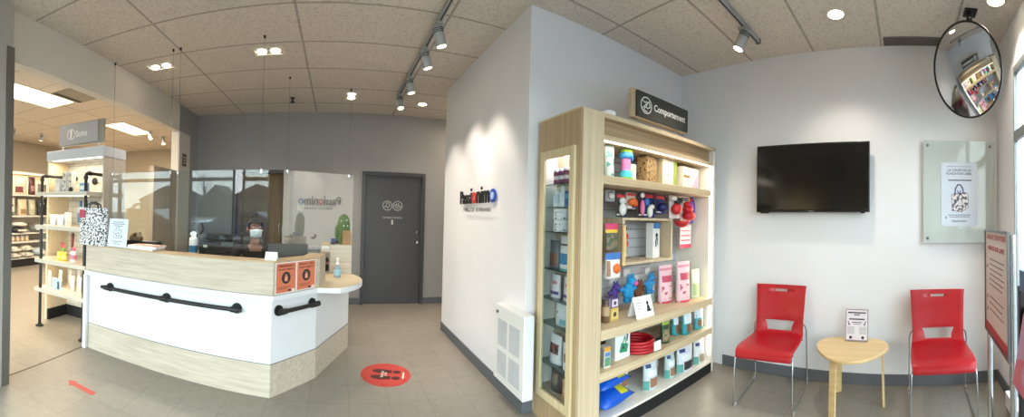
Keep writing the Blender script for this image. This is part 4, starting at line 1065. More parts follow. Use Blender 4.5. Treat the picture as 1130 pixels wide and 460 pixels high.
m.box(LX, UX1-.03, YS_+.008, YS_+.03, .13, 1.955, 1); m.build('slatwall', [SLAT, paint('slat_groove', (120, 120, 124), .6)], un)
for z0, z1, y0 in ((1.665, 1.722, UY0+.02), (.635, .70, UY0-.005), (.365, .425, UY0-.005)):
    MB().box(LX, UX1-.031, y0, YS_, z0, z1).build('shelf_board', W_UNITX, un, bevel=.002)
MB().box(LX, UX1-.031, UY0+.002, YS_, .09, .108).build('bottom_deck', CREAM, un)
MB().box(LX, UX1-.031, UY0+.001, UY0+.02, 0, .09).build('kick_plate', KICK, un)
# cubby box hung on the slats
cb_ = MB()
for q in ((1.93, 2.55, 1.085, 1.105), (1.93, 2.55, 1.425, 1.445)): cb_.box(q[0], q[1], 1.915, YS_, q[2], q[3])
cb_.box(1.93, 1.952, 1.915, YS_, 1.105, 1.425).box(2.528, 2.55, 1.915, YS_, 1.105, 1.425)
cb_.build('cubby_box', W_UNIT, un, bevel=.002)
# glazed side case
fr = MB()
DY0, DY1, DZ0, DZ1, DX = 1.825, 2.225, .175, 1.90, UX0-.022
fr.box(DX, UX0, DY0, DY0+.05, DZ0, DZ1).box(DX, UX0, DY1-.05, DY1, DZ0, DZ1).box(DX, UX0, DY0+.05, DY1-.05, DZ1-.055, DZ1).box(DX, UX0, DY0+.05, DY1-.05, DZ0, DZ0+.055)
dr = fr.build('case_door', wood('pale_door', (200, 182, 142), (218, 202, 164), 'z'), un, bevel=.002)
MB().box(DX+.008, DX+.012, DY0+.05, DY1-.05, DZ0+.055, DZ1-.055).build('glass_pane', clear('case_glass', (244, 248, 250), 1.45, .0, .22), dr)
for z in (1.67, 1.51, 1.335, 1.07, .86, .68, .40): MB().box(UX0+.021, LX-.021, 1.80, 2.26, z-.006, z).build('glass_shelf', clear('shelf_glass', (196, 214, 210), 1.5, .02), un)
MB().box(UX0+.021, LX-.021, 1.80, 2.26, .20, .215).build('case_floor', W_UNIT, un)
area('case_fill', (1.50, 2.05, 2.0), .1, .3, 1.6, (240, 240, 255))  # fill light added inside the case, with no fitting of its own
# sign standing on the unit
t = thing('shelf_sign', 'dark grey sign reading Comportement with a round dog emblem, on top of the shelf unit', 'sign', (2.36, 1.93, UZ+.012))
MB().box(2.005, 2.735, 1.915, 1.955, 2.225, 2.45).build('wood_backing', W_UNITX, t, bevel=.002)
MB().box(2.045, 2.73, 1.895, 1.914, 2.24, 2.44).build('sign_face', paint('sign_charcoal', (58, 58, 54), .5), t)
for x in (2.09, 2.65): MB().cyl((x, 1.935, UZ+.0125), (x, 1.935, 2.225), .007, 10).build('support_post', CHROME, t)
Mq = frame((2.385, 1.8945, 2.34), (1, 0, 0), (0, 0, 1))
m = MB(); write(m, Mq, 'Comportement', .08, -.003, width=.44, height=.075, bold=.025)
m.build('lettering', col((240, 240, 236), .5), t)
m = MB(); ring(m, Mq, -.235, 0, .068, .009)
stroke(m, Mq, [(-.275, .03), (-.25, .02), (-.23, .03), (-.20, .025), (-.19, -.005), (-.215, -.02), (-.25, -.012), (-.265, -.04), (-.225, -.05)], .009)
stroke(m, Mq, [(-.285, -.03), (-.19, .045)], .007); disc(m, Mq, -.235, .006, .013, .011)
m.build('emblem', col((240, 240, 236), .5), t)
t = thing('white_puck', 'small round white device on top of the shelf unit', 'device', (1.73, 1.88, UZ+.012))
MB().lathe([(.05, 0), (.054, .008), (.054, .04), (.048, .048)], (1.73, 1.88, UZ+.0125), 24).build('device_body', PAPER, t)
MB().lathe([(.03, .048), (.03, .051)], (1.73, 1.88, UZ+.0125), 20).build('device_cap', col((208, 206, 200)), t)

# ------------------------------------------------------------------ product builders (front faces -Y, base at the origin, then placed)
def place(t, x, y, z, rz=0): t.location = (x, y, z); rot(t, rz); return t
def prod(kind, label, cat, group): return thing(kind, label, cat, (0, 0, 0), group)
def sheetpart(t, w, h, x0, x1, z0, z1, yf, mat_, name):
    """flat print on the front: fractions of width/height"""
    return MB().box(-w/2+w*x0, -w/2+w*x1, yf-.0012, yf, h*z0, h*z1).build(name, mat_, t)
def pouch(kind, label, w, h, d, c, bands, cat='bag', group=None, lean=0):
    """stand-up bag: flat crimped top, bulging foot; bands: (z0,z1,x0,x1,colour,name) printed areas"""
    t = prod(kind, label, cat, group)
    nx, nz = 8, 10
    def pt(u, v, s):
        prof = (1-v**2.2)*.5+.02
        x = (u-.5)*w*(1-.04*math.sin(PI*v)); y = s*d*prof*(math.sin(PI*min(max(u, .0), 1))**.6 if 0 < u < 1 else 0)
        return Vector((x, y+lean*v, h*v))
    def patch(u0, u1, v0, v1, s, off, n1, n2):
        vs = []; 
        for j in range(n2+1):
            for i in range(n1+1):
                p = pt(u0+(u1-u0)*i/n1, v0+(v1-v0)*j/n2, s); p.y += s*off; vs.append(p)
        fs = [(j*(n1+1)+i, j*(n1+1)+i+1, (j+1)*(n1+1)+i+1, (j+1)*(n1+1)+i) for j in range(n2) for i in range(n1)]
        return vs, ([q for q in fs] if s < 0 else [q[::-1] for q in fs])
    m = MB()
    for s in (-1, 1):
        vs, fs = patch(0, 1, 0, 1, s, 0, nx, nz); m.add(vs, fs, 0, True)
    bt = [pt(i/nx, 0, s) for s in (-1, 1) for i in range(nx+1)]; m.add(bt, [(i, nx+1+i, nx+2+i, i+1) for i in range(nx)])
    m.build('bag_body', col(c, .4), t, merge=True)
    for z0, z1, x0, x1, cc, nm in bands:
        m = MB(); vs, fs = patch(x0, x1, z0, z1, -1, .0012, 6, 5); m.add(vs, fs, 0, True)
        m.build(nm, cc if not isinstance(cc, tuple) else col(cc, .4), t)
    return t
def carton(kind, label, w, h, d, c, prints, cat='box', group=None, side=None):
    t = prod(kind, label, cat, group)
    MB().box(-w/2, w/2, -d/2, d/2, 0, h).build('carton', c if not isinstance(c, tuple) else col(c, .5), t, bevel=.0015)
    for z0, z1, x0, x1, cc, nm in prints: sheetpart(t, w, h, x0, x1, z0, z1, -d/2-.0002, cc if not isinstance(cc, tuple) else col(cc, .5), nm)
    if side: MB().box(-w/2-.0014, -w/2-.0002, -d/2+.004, d/2-.004, h*.06, h*.94).build('side_print', side if not isinstance(side, tuple) else col(side, .5), t)
    return t
def jar(kind, label, r, h, c, capc, bands, cat='jar', group=None, neck=.9, caph=.2):
    t = prod(kind, label, cat, group)
    MB().lathe([(r*.93, 0), (r, h*.03), (r, h*(1-caph)-.012), (r*neck, h*(1-caph))], (0, 0, 0), 18).build('container', col(c, .35), t)
    MB().lathe([(r*neck*1.02, h*(1-caph)), (r*neck*1.02, h*.98), (r*neck*.9, h)], (0, 0, 0), 18).build('lid', col(capc, .4), t)
    for z0, z1, cc in bands: MB().lathe([(r+.0008, h*z0), (r+.0008, h*z1)], (0, 0, 0), 18, cap=False).build('label_band', cc if not isinstance(cc, tuple) else col(cc, .4), t)
    return t
def card(kind, label, w, h, c, toy, cat='toy', group=None, prints=(), hook=.195, k=1.4):
    """hang card with a peg hole and a bulging toy; top at z=h"""
    t = prod(kind, label, cat, group); w *= k; h *= 1.0; toy = [(x*k, z_, a*k, b*k, c_*1.1, cc) for x, z_, a, b, c_, cc in toy]
    MB().box(-w/2, w/2, -.001, .001, 0, h).build('hang_card', c if not isinstance(c, tuple) else col(c, .5), t)
    for z0, z1, x0, x1, cc, nm in prints: sheetpart(t, w, h, x0, x1, z0, z1, -.0012, cc if not isinstance(cc, tuple) else col(cc, .5), nm)
    hd = [(206, 60, 60), (70, 110, 180), (230, 226, 220), (220, 170, 60), (60, 60, 66)][int(w*1e4) % 5]
    if not prints and h > .1:
        sheetpart(t, w, h, .06, .94, .80, .96, -.0012, col(hd, .5), 'header_band'); sheetpart(t, w, h, .1, .6, .08, .14, -.0012, col((222, 220, 214), .5), 'word_bar')
        sheetpart(t, w, h, .68, .92, .06, .2, -.0012, col(hd[::-1], .5), 'corner_patch')
    for x, z, rx, ry, rz, cc in toy: MB().ball((x, -ry*.8, z), (rx, ry, rz)).build('toy_piece', col(cc, .45), t)
    MB().tube([(0, hook, h-.012), (0, -.035, h-.012), (0, -.04, h-.004)], .0025, 6).build('peg_hook', CHROME, t)
    return t
GT = 'items on the top lit shelf'
# top shelf
place(pouch('treat_pouch', 'pale teal patterned pouch at the left end of the top lit shelf', .085, .225, .06, (196, 214, 206), [(.05, .85, .15, .85, blotch('teal_blotch', (206, 220, 212), (96, 160, 150), 22, .52), 'leaf_print')], 'bag', GT), 1.735, 1.87, 1.7225, -.2)
t = prod('treat_toy', 'upright toy with green cap, blue collar, pink middle and cyan base on the top shelf', 'toy', GT)
MB().lathe([(.05, 0), (.056, .008), (.056, .02)], seg=24).build('green_base', col((140, 190, 60)), t)
MB().lathe([(.052, .02), (.052, .06), (.038, .075)], seg=24).build('cyan_foot', col((72, 190, 206)), t)
MB().lathe([(.038, .075), (.036, .165)], seg=24).build('pink_body', blotch('pink_dots', (226, 130, 184), (150, 70, 120), 46, .16, kind='voronoi'), t)
MB().lathe([(.04, .165), (.056, .175), (.056, .20), (.05, .212)], seg=24).build('blue_collar', col((62, 150, 204)), t)
MB().ball((.055, -.005, .175), (.018, .02, .024)).build('side_knob', col((62, 120, 190)), t)
MB().lathe([(.05, .212), (.052, .222), (.046, .235)], seg=24).build('green_cap', col((152, 200, 56)), t)
place(t, 1.925, 1.89, 1.7225); t.scale = (.96, .96, .96)
place(carton('clear_box', 'small clear white box behind the upright pink toy on the top shelf', .09, .145, .05, (214, 212, 206), [(.1, .5, .1, .9, (230, 228, 222), 'white_print')], 'box', GT), 2.055, 1.97, 1.7225)
KRAFT = blotch('kraft_print', (168, 136, 92), (92, 66, 40), 40, .58)
place(carton('puzzle_box', 'brown box printed with dark marks on the top shelf', .15, .222, .10, KRAFT, [(.06, .94, .06, .94, KRAFT, 'marks')], 'box', GT, KRAFT), 2.245, 1.96, 1.7225, .12)
bb = carton('feeder_box', 'white and green box with a bowl picture on the top shelf', .21, .228, .10, (226, 222, 204), [(.1, .95, .05, .72, (236, 232, 214), 'front_picture'), (.0, 1.0, .76, 1.0, (150, 170, 64), 'green_edge')], 'box', GT, (206, 190, 150))
m = MB(); Mq = frame((-.03, -.0526, .11), (1, 0, 0), (0, 0, 1)); disc(m, Mq, 0, -.02, .055, .035); disc(m, Mq, .01, .02, .02, .028); m.build('bowl_picture', col((240, 240, 232), .5), bb)
m = MB()
for q in ((-.02, -.015), (0, -.02), (.02, -.012), (.0, .0)): disc(m, Mq, q[0], q[1], .007, .006, 0, 10, .0012)
m.build('kibble_dots', col((90, 110, 50), .5), bb)
place(bb, 2.475, 1.95, 1.7225, .05)
wb = carton('toy_carton', 'large white carton with brown and violet print at the right end of the top shelf', .30, .20, .16, (232, 224, 208), [(.5, .62, .05, .4, (150, 110, 60), 'brown_word'), (.1, .9, .55, .95, (208, 196, 212), 'violet_panel')], 'box', GT)
m = MB(); Mq = frame((0.06, -.0818, .10), (1, 0, 0), (0, 0, 1)); m.prism([(-.05, -.08), (.08, .07), (.08, -.08)], 0, .001, 0, Mq); m.build('slanted_stripe', col((176, 164, 190), .5), wb)
place(wb, 2.80, 1.98, 1.7225, .08)
# hanging row
GH = 'toys on hooks under the top shelf'
YH = 1.985
place(card('clip_pack', 'small clear pack hanging first from the left under the top shelf', .07, .085, (150, 150, 150), [(0, .04, .02, .012, .02, (206, 204, 200))], 'toy', GH), 1.86, YH, 1.564)
place(card('rope_toy', 'white and grey toy on a black card, second from the left on the hooks', .075, .185, (62, 58, 58), [(0, .06, .026, .018, .045, (222, 220, 214)), (0, .125, .024, .016, .025, (206, 206, 206))], 'toy', GH), 1.975, YH, 1.448)
place(card('orange_toy', 'orange rubber toy on a pale card among the hanging toys', .075, .13, (196, 178, 160), [(0, .055, .034, .022, .028, (220, 100, 40)), (.015, .035, .02, .02, .018, (206, 80, 36))], 'toy', GH), 2.085, YH, 1.515)
place(card('tug_toy', 'narrow black card with a pink toy hanging among the toys', .05, .20, (36, 30, 36), [(0, .08, .016, .014, .06, (214, 110, 150)), (0, .18, .014, .012, .02, (230, 220, 220))], 'toy', GH), 2.175, YH-.03, 1.448)
place(card('dental_toy', 'dark blue card with a white bone-shaped toy hanging among the toys', .125, .205, (26, 48, 96), [(.005, .05, .02, .018, .045, (232, 228, 216)), (.02, .09, .02, .018, .02, (232, 228, 216)), (-.02, .13, .02, .014, .03, (60, 110, 180))], 'toy', GH), 2.29, YH, 1.45)
place(card('ball_pack', 'navy card with a dark blue ball hanging beside the white bone toy', .09, .165, (34, 38, 78), [(0, .06, .034, .028, .034, (24, 34, 90))], 'toy', GH), 2.42, YH-.03, 1.48)
place(card('plush_toy', 'red and white spotted plush toy hanging high in the middle of the hooks', .11, .20, (206, 196, 192), [(-.01, .08, .04, .03, .045, (190, 34, 38)), (.02, .15, .04, .024, .03, (30, 26, 30)), (-.03, .17, .025, .02, .02, (224, 214, 208))], 'toy', GH, [(.75, .98, .05, .95, (196, 150, 60), 'yellow_header')]), 2.545, YH-.09, 1.448)
place(card('squeaker_toy', 'black and white toy with a red patch hanging left of the red cone toy', .09, .225, (60, 48, 52), [(0, .10, .036, .026, .05, (26, 24, 28)), (.01, .05, .026, .022, .03, (200, 40, 44)), (0, .18, .03, .02, .03, (226, 222, 216))], 'toy', GH), 2.655, YH, 1.425)
t = prod('treat_bowl', 'small round red rubber bowl hanging beneath the toys', 'toy', GH)
MB().lathe([(.02, 0), (.055, .02), (.07, .055), (.065, .06), (.05, .03), (.01, .012)], seg=22).build('bowl_body', col((186, 28, 34), .4), t)
MB().tube([(0, .14, .052), (0, .06, .056)], .003, 6).build('peg_hook', CHROME, t)
place(t, 2.62, 1.865, 1.37)
place(card('cone_toy', 'big red cone-shaped rubber toy on a white card', .10, .225, (214, 200, 192), [(0, .045, .05, .045, .042, (190, 26, 36)), (0, .105, .038, .034, .035, (200, 30, 40)), (0, .15, .026, .024, .026, (200, 30, 40))], 'toy', GH), 2.80, YH-.02, 1.43)
place(card('purple_toy', 'long purple toy hanging at the right end of the hooks by the lit edge', .065, .25, (96, 70, 140), [(-.012, .12, .02, .018, .09, (132, 60, 150)), (.018, .14, .014, .014, .08, (70, 60, 150))], 'toy', GH), 2.925, YH, 1.405)
# left of the cubby
place(pouch('chew_bag', 'pink and yellow topped see-through bag hanging left of the cubby box', .13, .20, .04, (110, 96, 80), [(.78, 1.0, .0, 1.0, (214, 70, 110), 'pink_header'), (.66, .78, .0, 1.0, (222, 186, 60), 'yellow_band'), (.05, .64, .06, .94, blotch('chews', (122, 108, 88), (70, 84, 62), 26, .5), 'chews_window')], 'bag'), 1.83, 1.93, 1.20)
t = prod('chew_stick', 'long pale wooden chew stick hanging beside the cubby box', 'chew', None)
MB().tube([(0, 0, 0), (.004, 0, .15), (0, 0, .295)], [.017, .02, .016], 12).build('stick', wood('chew_wood', (196, 164, 110), (214, 186, 136), 'z'), t)
MB().tube([(0, .28, .30), (0, 0, .305), (0, 0, .29)], .003, 6).build('peg_hook', CHROME, t)
place(t, 1.912, 1.885, 1.09)
bp_ = pouch('ball_bag', 'blue and white bag showing an orange ball, hanging left below the cubby box', .155, .18, .05, (222, 216, 210), [(.74, 1.0, .0, 1.0, (62, 112, 178), 'blue_header'), (.1, .7, .06, .24, (150, 110, 80), 'side_picture')], 'bag')
MB().ball((.015, -.028, .07), (.036, .014, .036)).build('orange_ball', col((222, 104, 30), .4), bp_)
place(bp_, 1.80, 1.88, 1.01)
# in the cubby
place(card('red_toy_pack', 'red toys on a white card inside the cubby box, at its left', .05, .25, (206, 200, 196), [(0, .16, .02, .016, .03, (196, 40, 40)), (0, .10, .02, .016, .03, (180, 34, 40)), (0, .045, .014, .012, .03, (90, 110, 70))], 'toy', None, (), .14), 2.07, 2.04, 1.135)
tb = carton('tall_box', 'tall white box with a blue top and a dog picture inside the cubby box', .10, .30, .075, (230, 228, 226), [(.84, 1.0, .0, 1.0, (62, 120, 180), 'blue_header')], 'box', None, (222, 220, 220))
m = MB(); Mq = frame((0, -.0388, .15), (1, 0, 0), (0, 0, 1)); disc(m, Mq, .0, .045, .018, .018); stroke(m, Mq, [(0, .03), (-.012, -.01), (-.01, -.05)], .014); stroke(m, Mq, [(.012, .02), (.012, -.035)], .008); m.build('dog_picture', INK, tb)
place(tb, 2.42, 2.03, 1.1055, .1)
t = card('treat_pack', 'white and pink pack with red stripes hanging right of the cubby box', .13, .22, (226, 206, 208), [], 'pack', None, [(.0, .16, .0, 1.0, (196, 60, 84), 'red_foot'), (.3, .36, .08, .9, (206, 90, 110), 'red_stripe'), (.5, .56, .08, .9, (206, 90, 110), 'red_stripe'), (.72, .76, .08, .9, (206, 90, 110), 'red_stripe')])
place(t, 2.85, 1.985, 1.17)
# middle shelf
GM = 'items on the middle shelf'
def smallbox(label, c1, c2, x, y, z, w=.085, h=.072, d=.07):
    t = carton('treat_box', label, w, h, d, c1, [(.12, .85, .12, .88, c2, 'front_label')], 'box', GM, c2)
    m = MB(); Mq = frame((0, -d/2-.0018, h*.48), (1, 0, 0), (0, 0, 1)); disc(m, Mq, 0, 0, h*.2, h*.2); m.build('round_mark', col((74, 58, 66), .5), t); place(t, x, y, z, .08); return t
smallbox('small yellow box with a dark round mark, lower of two stacked on the middle shelf', (196, 168, 84), (206, 186, 120), 1.84, 1.93, .7005, h=.088)
smallbox('small purple and white box stacked on the yellow box', (84, 62, 120), (206, 200, 214), 1.84, 1.93, .789)
place(jar('treat_tube', 'brown cylinder tin at the far left of the middle shelf', .03, .16, (112, 84, 62), (70, 52, 42), [(.3, .7, (176, 150, 120))], 'tin', GM), 1.755, 1.90, .7005)
t = prod('tent_card', 'white folded tent card with a dark animal picture on the middle shelf', 'card', GM)
w, h = .19, .15
m = MB(); m.add([(-w/2, -.05, 0), (w/2, -.05, 0), (w/2, 0, h), (-w/2, 0, h), (w/2, .05, 0), (-w/2, .05, 0)], [(0, 1, 2, 3), (3, 2, 4, 5)]); o = m.build('card_sheet', PAPER, t); so = o.modifiers.new('thick', 'SOLIDIFY'); so.thickness = .002
m = MB(); Mq = frame((.035, -.0265, h*.46), (1, 0, 0), (0, .05, h)); disc(m, Mq, .01, .03, .013, .014); m.prism([(-.01, -.035), (.035, -.035), (.026, .0), (.016, .022), (.002, .015)], 0, .001, 0, Mq); stroke(m, Mq, [(.03, -.03), (.045, -.02), (.046, .0)], .006); m.build('animal_picture', INK, t)
m = MB(); Mq = frame((-.04, -.0265, h*.5), (1, 0, 0), (0, .05, h))
for k in range(3): plate(m, Mq, -.035, .03-.01*k, .03-.02*k, .035-.02*k)
m.build('text_lines', GREYINK, t)
place(t, 2.07, 1.84, .7008, -.06)
def plush(label, c, x, z, s=1.0, acc=(206, 90, 160), y=2.05):
    t = prod('plush_monster', label, 'toy', 'hanging plush toys'); s *= .93
    MB().ball((0, 0, .075*s), (.052*s, .04*s, .07*s)).ball((.03*s, -.005, .155*s), (.042*s, .036*s, .04*s)).build('plush_body', paint('plush_%d' % c[1], c, .95, var=.15, scale=40), t)
    for sx in (-1, 1):
        MB().ball((sx*.06*s, -.005, .10*s), (.032*s, .018*s, .018*s)).build('arm', paint('plush_%d' % c[1], c, .95), t)
        MB().ball((sx*.03*s, -.01, .012*s), (.02*s, .03*s, .022*s)).build('leg', paint('plush_%d' % c[1], c, .95), t)
        MB().ball((.03*s+sx*.022*s, 0, .195*s), (.012*s, .01*s, .02*s)).build('ear', paint('plush_%d' % c[1], c, .95), t)
    if acc: MB().ball((.05*s, -.035*s, .14*s), (.026*s, .014*s, .02*s)).build('muzzle', col(acc, .8), t)
    MB().box(-.02*s, .05*s, .03, .032, .19*s, .25*s).build('hang_tag', col((206, 198, 190)), t)
    MB().tube([(0.01, .105, .245*s), (.01, .03, .245*s)], .0025, 6).build('peg_hook', CHROME, t)
    place(t, x, y, z); return t
plush('bright blue plush toy with a pink muzzle hanging above the tent card', (38, 142, 196), 2.14, .765, 1.12)
plush('blue plush toy hanging right of the pink-nosed blue one', (48, 128, 178), 2.40, .80, .9, None)
plush('brown plush toy hanging between the two blue ones', (104, 64, 40), 2.285, .755, .85, (80, 48, 32), 2.075)
plush('dark violet plush toy hanging behind the bright blue one', (74, 56, 130), 2.0, .78, .8, (90, 70, 150), 2.075)
PINK = blotch('pink_kibble', (222, 186, 190), (178, 84, 104), 22, .58)
for k, (x, y, h, lab) in enumerate(((2.565, 2.0, .33, 'pink and white treat bag, rear left of the pair on the middle shelf'), (2.70, 1.90, .36, 'pink and white treat bag, front right of the pair on the middle shelf'))):
    place(pouch('treat_bag', lab, .18, h, .09, (222, 186, 194), [(.0, .05, .0, 1.0, (196, 60, 84), 'red_foot'), (.1, .45, .12, .88, PINK, 'biscuit_picture'), (.55, .72, .15, .85, (186, 74, 96), 'brand_panel'), (.86, .92, .05, .95, (206, 130, 146), 'tear_strip')], 'bag', 'pink bags on the middle shelf'), x, y, .7008, -.1)
for k, (x, y, c) in enumerate(((2.83, 2.03, (206, 212, 196)), (2.90, 1.90, (186, 200, 170)))):
    place(pouch('green_treat_bag', ('pale green bag behind, at the right end of the middle shelf', 'pale green bag in front, at the right end of the middle shelf')[k], .13, .29-.02*k, .06, c, [(.1, .5, .1, .9, (146, 166, 120), 'green_picture'), (.6, .8, .15, .85, (232, 232, 224), 'white_panel')], 'bag', 'green bags on the middle shelf'), x, y, .7008, -.1)
place(pouch('pale_treat_bag', 'pale grey bag leaning behind the pink bags on the middle shelf', .11, .18, .05, (206, 206, 204), [(.1, .5, .1, .9, (160, 170, 160), 'picture')], 'bag', GM), 2.48, 2.09, .7008)
# lower shelf
GL = 'items on the lower shelf'
gb = carton('game_box', 'white square box with a green bag picture at the left of the lower shelf', .155, .205, .10, (224, 226, 226), [], 'box', GL, (196, 198, 186))
m = MB(); Mq = frame((.012, -.0518, .085), (1, 0, 0), (0, 0, 1)); m.prism([(-.05, -.035), (.03, -.045), (.045, .012), (-.03, .03)], 0, .001, 0, Mq); stroke(m, Mq, [(-.015, .025), (.005, .07), (.02, .02)], .008); m.build('green_bag_picture', col((40, 140, 100), .5), gb)
m = MB(); stroke(m, Mq, [(.03, .04), (.035, .085)], .014); m.build('dark_mark', col((60, 74, 70), .5), gb)
m = MB(); disc(m, Mq, -.01, -.005, .014, .012, 0, 12, .0012); m.build('dark_mark', col((60, 74, 70), .5), gb)
place(gb, 1.885, 1.90, .4255, .04)
place(carton('treat_carton', 'small box with orange top and a fruit picture, far left of the lower shelf', .06, .14, .06, (206, 200, 186), [(.8, 1.0, .0, 1.0, (214, 150, 50), 'orange_top'), (.1, .5, .1, .9, (90, 140, 110), 'green_picture'), (.55, .75, .1, .9, (90, 130, 180), 'blue_panel')], 'box', GL, (150, 150, 140)), 1.69, 1.83, .4255)
t = prod('coiled_lead', 'thick coiled red lead lying on the lower shelf with a white tag', 'lead', GL)
m = MB()
for k in range(4): m.tube([((.125-.004*(k % 2))*math.cos(a), (.125-.004*(k % 2))*math.sin(a), .016+.022*k) for a in [2*PI*q/30 for q in range(30)]], .0135, 8, 0, True)
for k in range(2): m.tube([(.10*math.cos(a), .10*math.sin(a), .04+.022*k) for a in [2*PI*q/30 for q in range(30)]], .012, 8, 0, True)
m.build('coil', col((168, 20, 30), .4), t)
MB().box(.035, .115, -.146, -.142, .01, .08).build('white_tag', PAPER, t)
MB().box(.05, .12, -.1415, -.1385, .045, .105).build('clip', BLACKP, t)
place(t, 2.10, 1.905, .4255)
place(pouch('jerky_bag', 'dark green bag with a meat picture standing alone on the lower shelf', .105, .205, .06, (40, 62, 40), [(.72, .84, .08, .92, (150, 176, 70), 'green_brand'), (.08, .55, .1, .9, blotch('jerky', (150, 120, 96), (84, 110, 60), 30, .5), 'meat_window'), (.9, 1.0, .0, 1.0, (26, 34, 28), 'black_top')], 'bag', GL), 2.38, 1.85, .4255, -.1)
TEAL = (36, 150, 158)
for k, (x, y, h, lab) in enumerate(((2.54, 1.97, .195, 'teal bag with a white panel, rearmost of three on the lower shelf'), (2.60, 1.91, .20, 'teal bag with a white panel, middle of three on the lower shelf'), (2.685, 1.845, .207, 'teal bag with a dog picture, front of three on the lower shelf'))):
    place(pouch('teal_treat_bag', lab, .125 if k == 2 else .085, h, .06, TEAL, [(.45, .88, .12, .9, (206, 218, 226), 'white_panel'), (.08, .42, .3, .9, (120, 84, 60), 'dog_picture')], 'bag', 'teal bags on the lower shelf'), x, y, .4255, -.12)
place(pouch('dental_bag', 'white topped teal bag at the right end of the lower shelf by the lit edge', .125, .207, .06, (60, 150, 160), [(.5, 1.0, .0, 1.0, (204, 214, 224), 'white_top'), (.15, .42, .2, .85, (130, 100, 76), 'dog_picture')], 'bag', GL), 2.875, 1.84, .4255, -.12)
# bottom deck
def sack(label, x, y, z, rz, w=.33, d=.34, h=.135):
    t = prod('feed_sack', label, 'sack', 'blue sacks on the bottom deck')
    vs = []; fs = []; n = 10
    for s in (1, -1):
        o = len(vs)
        for j in range(n+1):
            for i in range(n+1):
                u, v = i/n, j/n; b = (math.sin(PI*u)*math.sin(PI*v))**.45 if 0 < u < 1 and 0 < v < 1 else 0
                vs.append(((u-.5)*w, (v-.5)*d, h/2+s*h/2*b))
        for j in range(n):
            for i in range(n):
                q = (o+j*(n+1)+i, o+j*(n+1)+i+1, o+(j+1)*(n+1)+i+1, o+(j+1)*(n+1)+i); fs.append(q if s > 0 else q[::-1])
    MB().add(vs, fs, 0, True).build('sack_body', col((18, 82, 186), .35), t, merge=True)
    def top(u, v): return h/2+h/2*(math.sin(PI*u)*math.sin(PI*v))**.45+.0015
    def patch(u0, u1, v0, v1, name, mat_):
        k = 6; vv = [((u0+(u1-u0)*i/k-.5)*w, (v0+(v1-v0)*j/k-.5)*d, top(u0+(u1-u0)*i/k, v0+(v1-v0)*j/k)) for j in range(k+1) for i in range(k+1)]
        MB().add(vv, [(j*(k+1)+i, j*(k+1)+i+1, (j+1)*(k+1)+i+1, (j+1)*(k+1)+i) for j in range(k) for i in range(k)], 0, True).build(name, mat_, t)
    patch(.58, .84, .06, .36, 'yellow_patch', col((214, 206, 40), .4))
    patch(.1, .5, .66, .72, 'white_line', col((206, 216, 232), .4))
    mm = MB(); Mq = frame((-.05, -.045, top(.35, .4)+.004), (1, .0, 0), (0, 1, 0)); write(mm, Mq, 'OCK', 0, .0, width=.13, height=.055, bold=.02); mm.build('white_letters', PAPER, t)
    place(t, x, y, z, rz); return t
sack('lower of two blue sacks with yellow patch, lying on the bottom deck', 1.785, 1.945, .1085, .12)
sack('upper of two blue sacks with yellow patch and white letters, on the bottom deck', 1.77, 1.955, .2445, .12, .31, .33, .10)
KIB = (196, 202, 208)
def kib(label, x, y, w, h, c=KIB, pic=(150, 108, 84), z=.1085, band=(56, 62, 110)):
    place(pouch('kibble_bag', label, w, h, .08, c, [(.68, .80, .1, .42, band, 'brand_mark'), (.08, .36, .3, .9, pic, 'dog_picture'), (.42, .6, .2, .9, (222, 226, 230), 'white_panel'), (.02, .3, .0, .26, (86, 150, 140), 'teal_corner')], 'bag', 'kibble bags on the bottom deck'), x, y, z, -.12)
kib('grey and white kibble bag behind the blue sacks on the bottom deck', 2.06, 2.03, .14, .24)
kib('pale kibble bag with a small dog picture just right of the blue sacks', 2.21, 1.86, .155, .245)
kib('grey kibble bag set back between the small and the large ones on the bottom deck', 2.38, 1.98, .13, .235, (170, 190, 192))
kib('slim teal-edged kibble bag left of the large white one on the bottom deck', 2.475, 1.87, .12, .235, (176, 198, 196))
kib('large white kibble bag with a black and white dog on the bottom deck', 2.66, 1.845, .21, .25, (206, 212, 220), (54, 50, 54))
kib('white kibble bag at the right end of the bottom deck by the lit edge', 2.88, 1.84, .15, .24, (214, 216, 216), (170, 150, 130))
# glazed side case
GC = 'items in the glazed side case'
def side_place(t, y, z, rz=0): return place(t, 1.497, y, z, -PI/2+rz)
for k in range(6):
    y = 2.16-.058*(k % 3) if k < 3 else 2.16-.058*(k % 3)
    z = 1.6703 if k < 3 else 1.7286
    t = jar('pill_jar', 'small maroon and white pill jar, %s of the %s row on the top glass shelf' % (('furthest', 'middle', 'nearest')[k % 3], 'lower' if k < 3 else 'upper'), .026, .058, (206, 198, 204), (226, 222, 222), [(.08, .6, (106, 40, 78))], 'jar', GC)
    side_place(t, y, z)
side_place(jar('lotion_bottle', 'shorter white bottle on the second glass shelf of the side case', .032, .125, (222, 222, 222), (232, 232, 232), [(.2, .6, (196, 204, 214))], 'bottle', GC, .45, .28), 2.16, 1.5103)
side_place(jar('shampoo_bottle', 'taller white bottle on the second glass shelf of the side case', .033, .148, (226, 226, 226), (236, 236, 236), [(.2, .62, (206, 210, 214))], 'bottle', GC, .42, .26), 2.08, 1.5103)
side_place(carton('blue_tin', 'blue box beside the white bottles in the side case', .085, .11, .06, (36, 88, 142), [(.5, .8, .1, .9, (90, 150, 196), 'light_panel')], 'box', GC, (40, 94, 150)), 1.98, 1.5103)
PAWS = blotch('paw_print', (224, 222, 220), (96, 96, 104), 50, .6)
side_place(jar('powder_tub', 'white tub with grey print, lower of two stacked in the side case', .066, .08, (224, 222, 220), (232, 230, 228), [(.1, .72, PAWS)], 'tub', GC, .98, .16), 2.08, 1.3353)
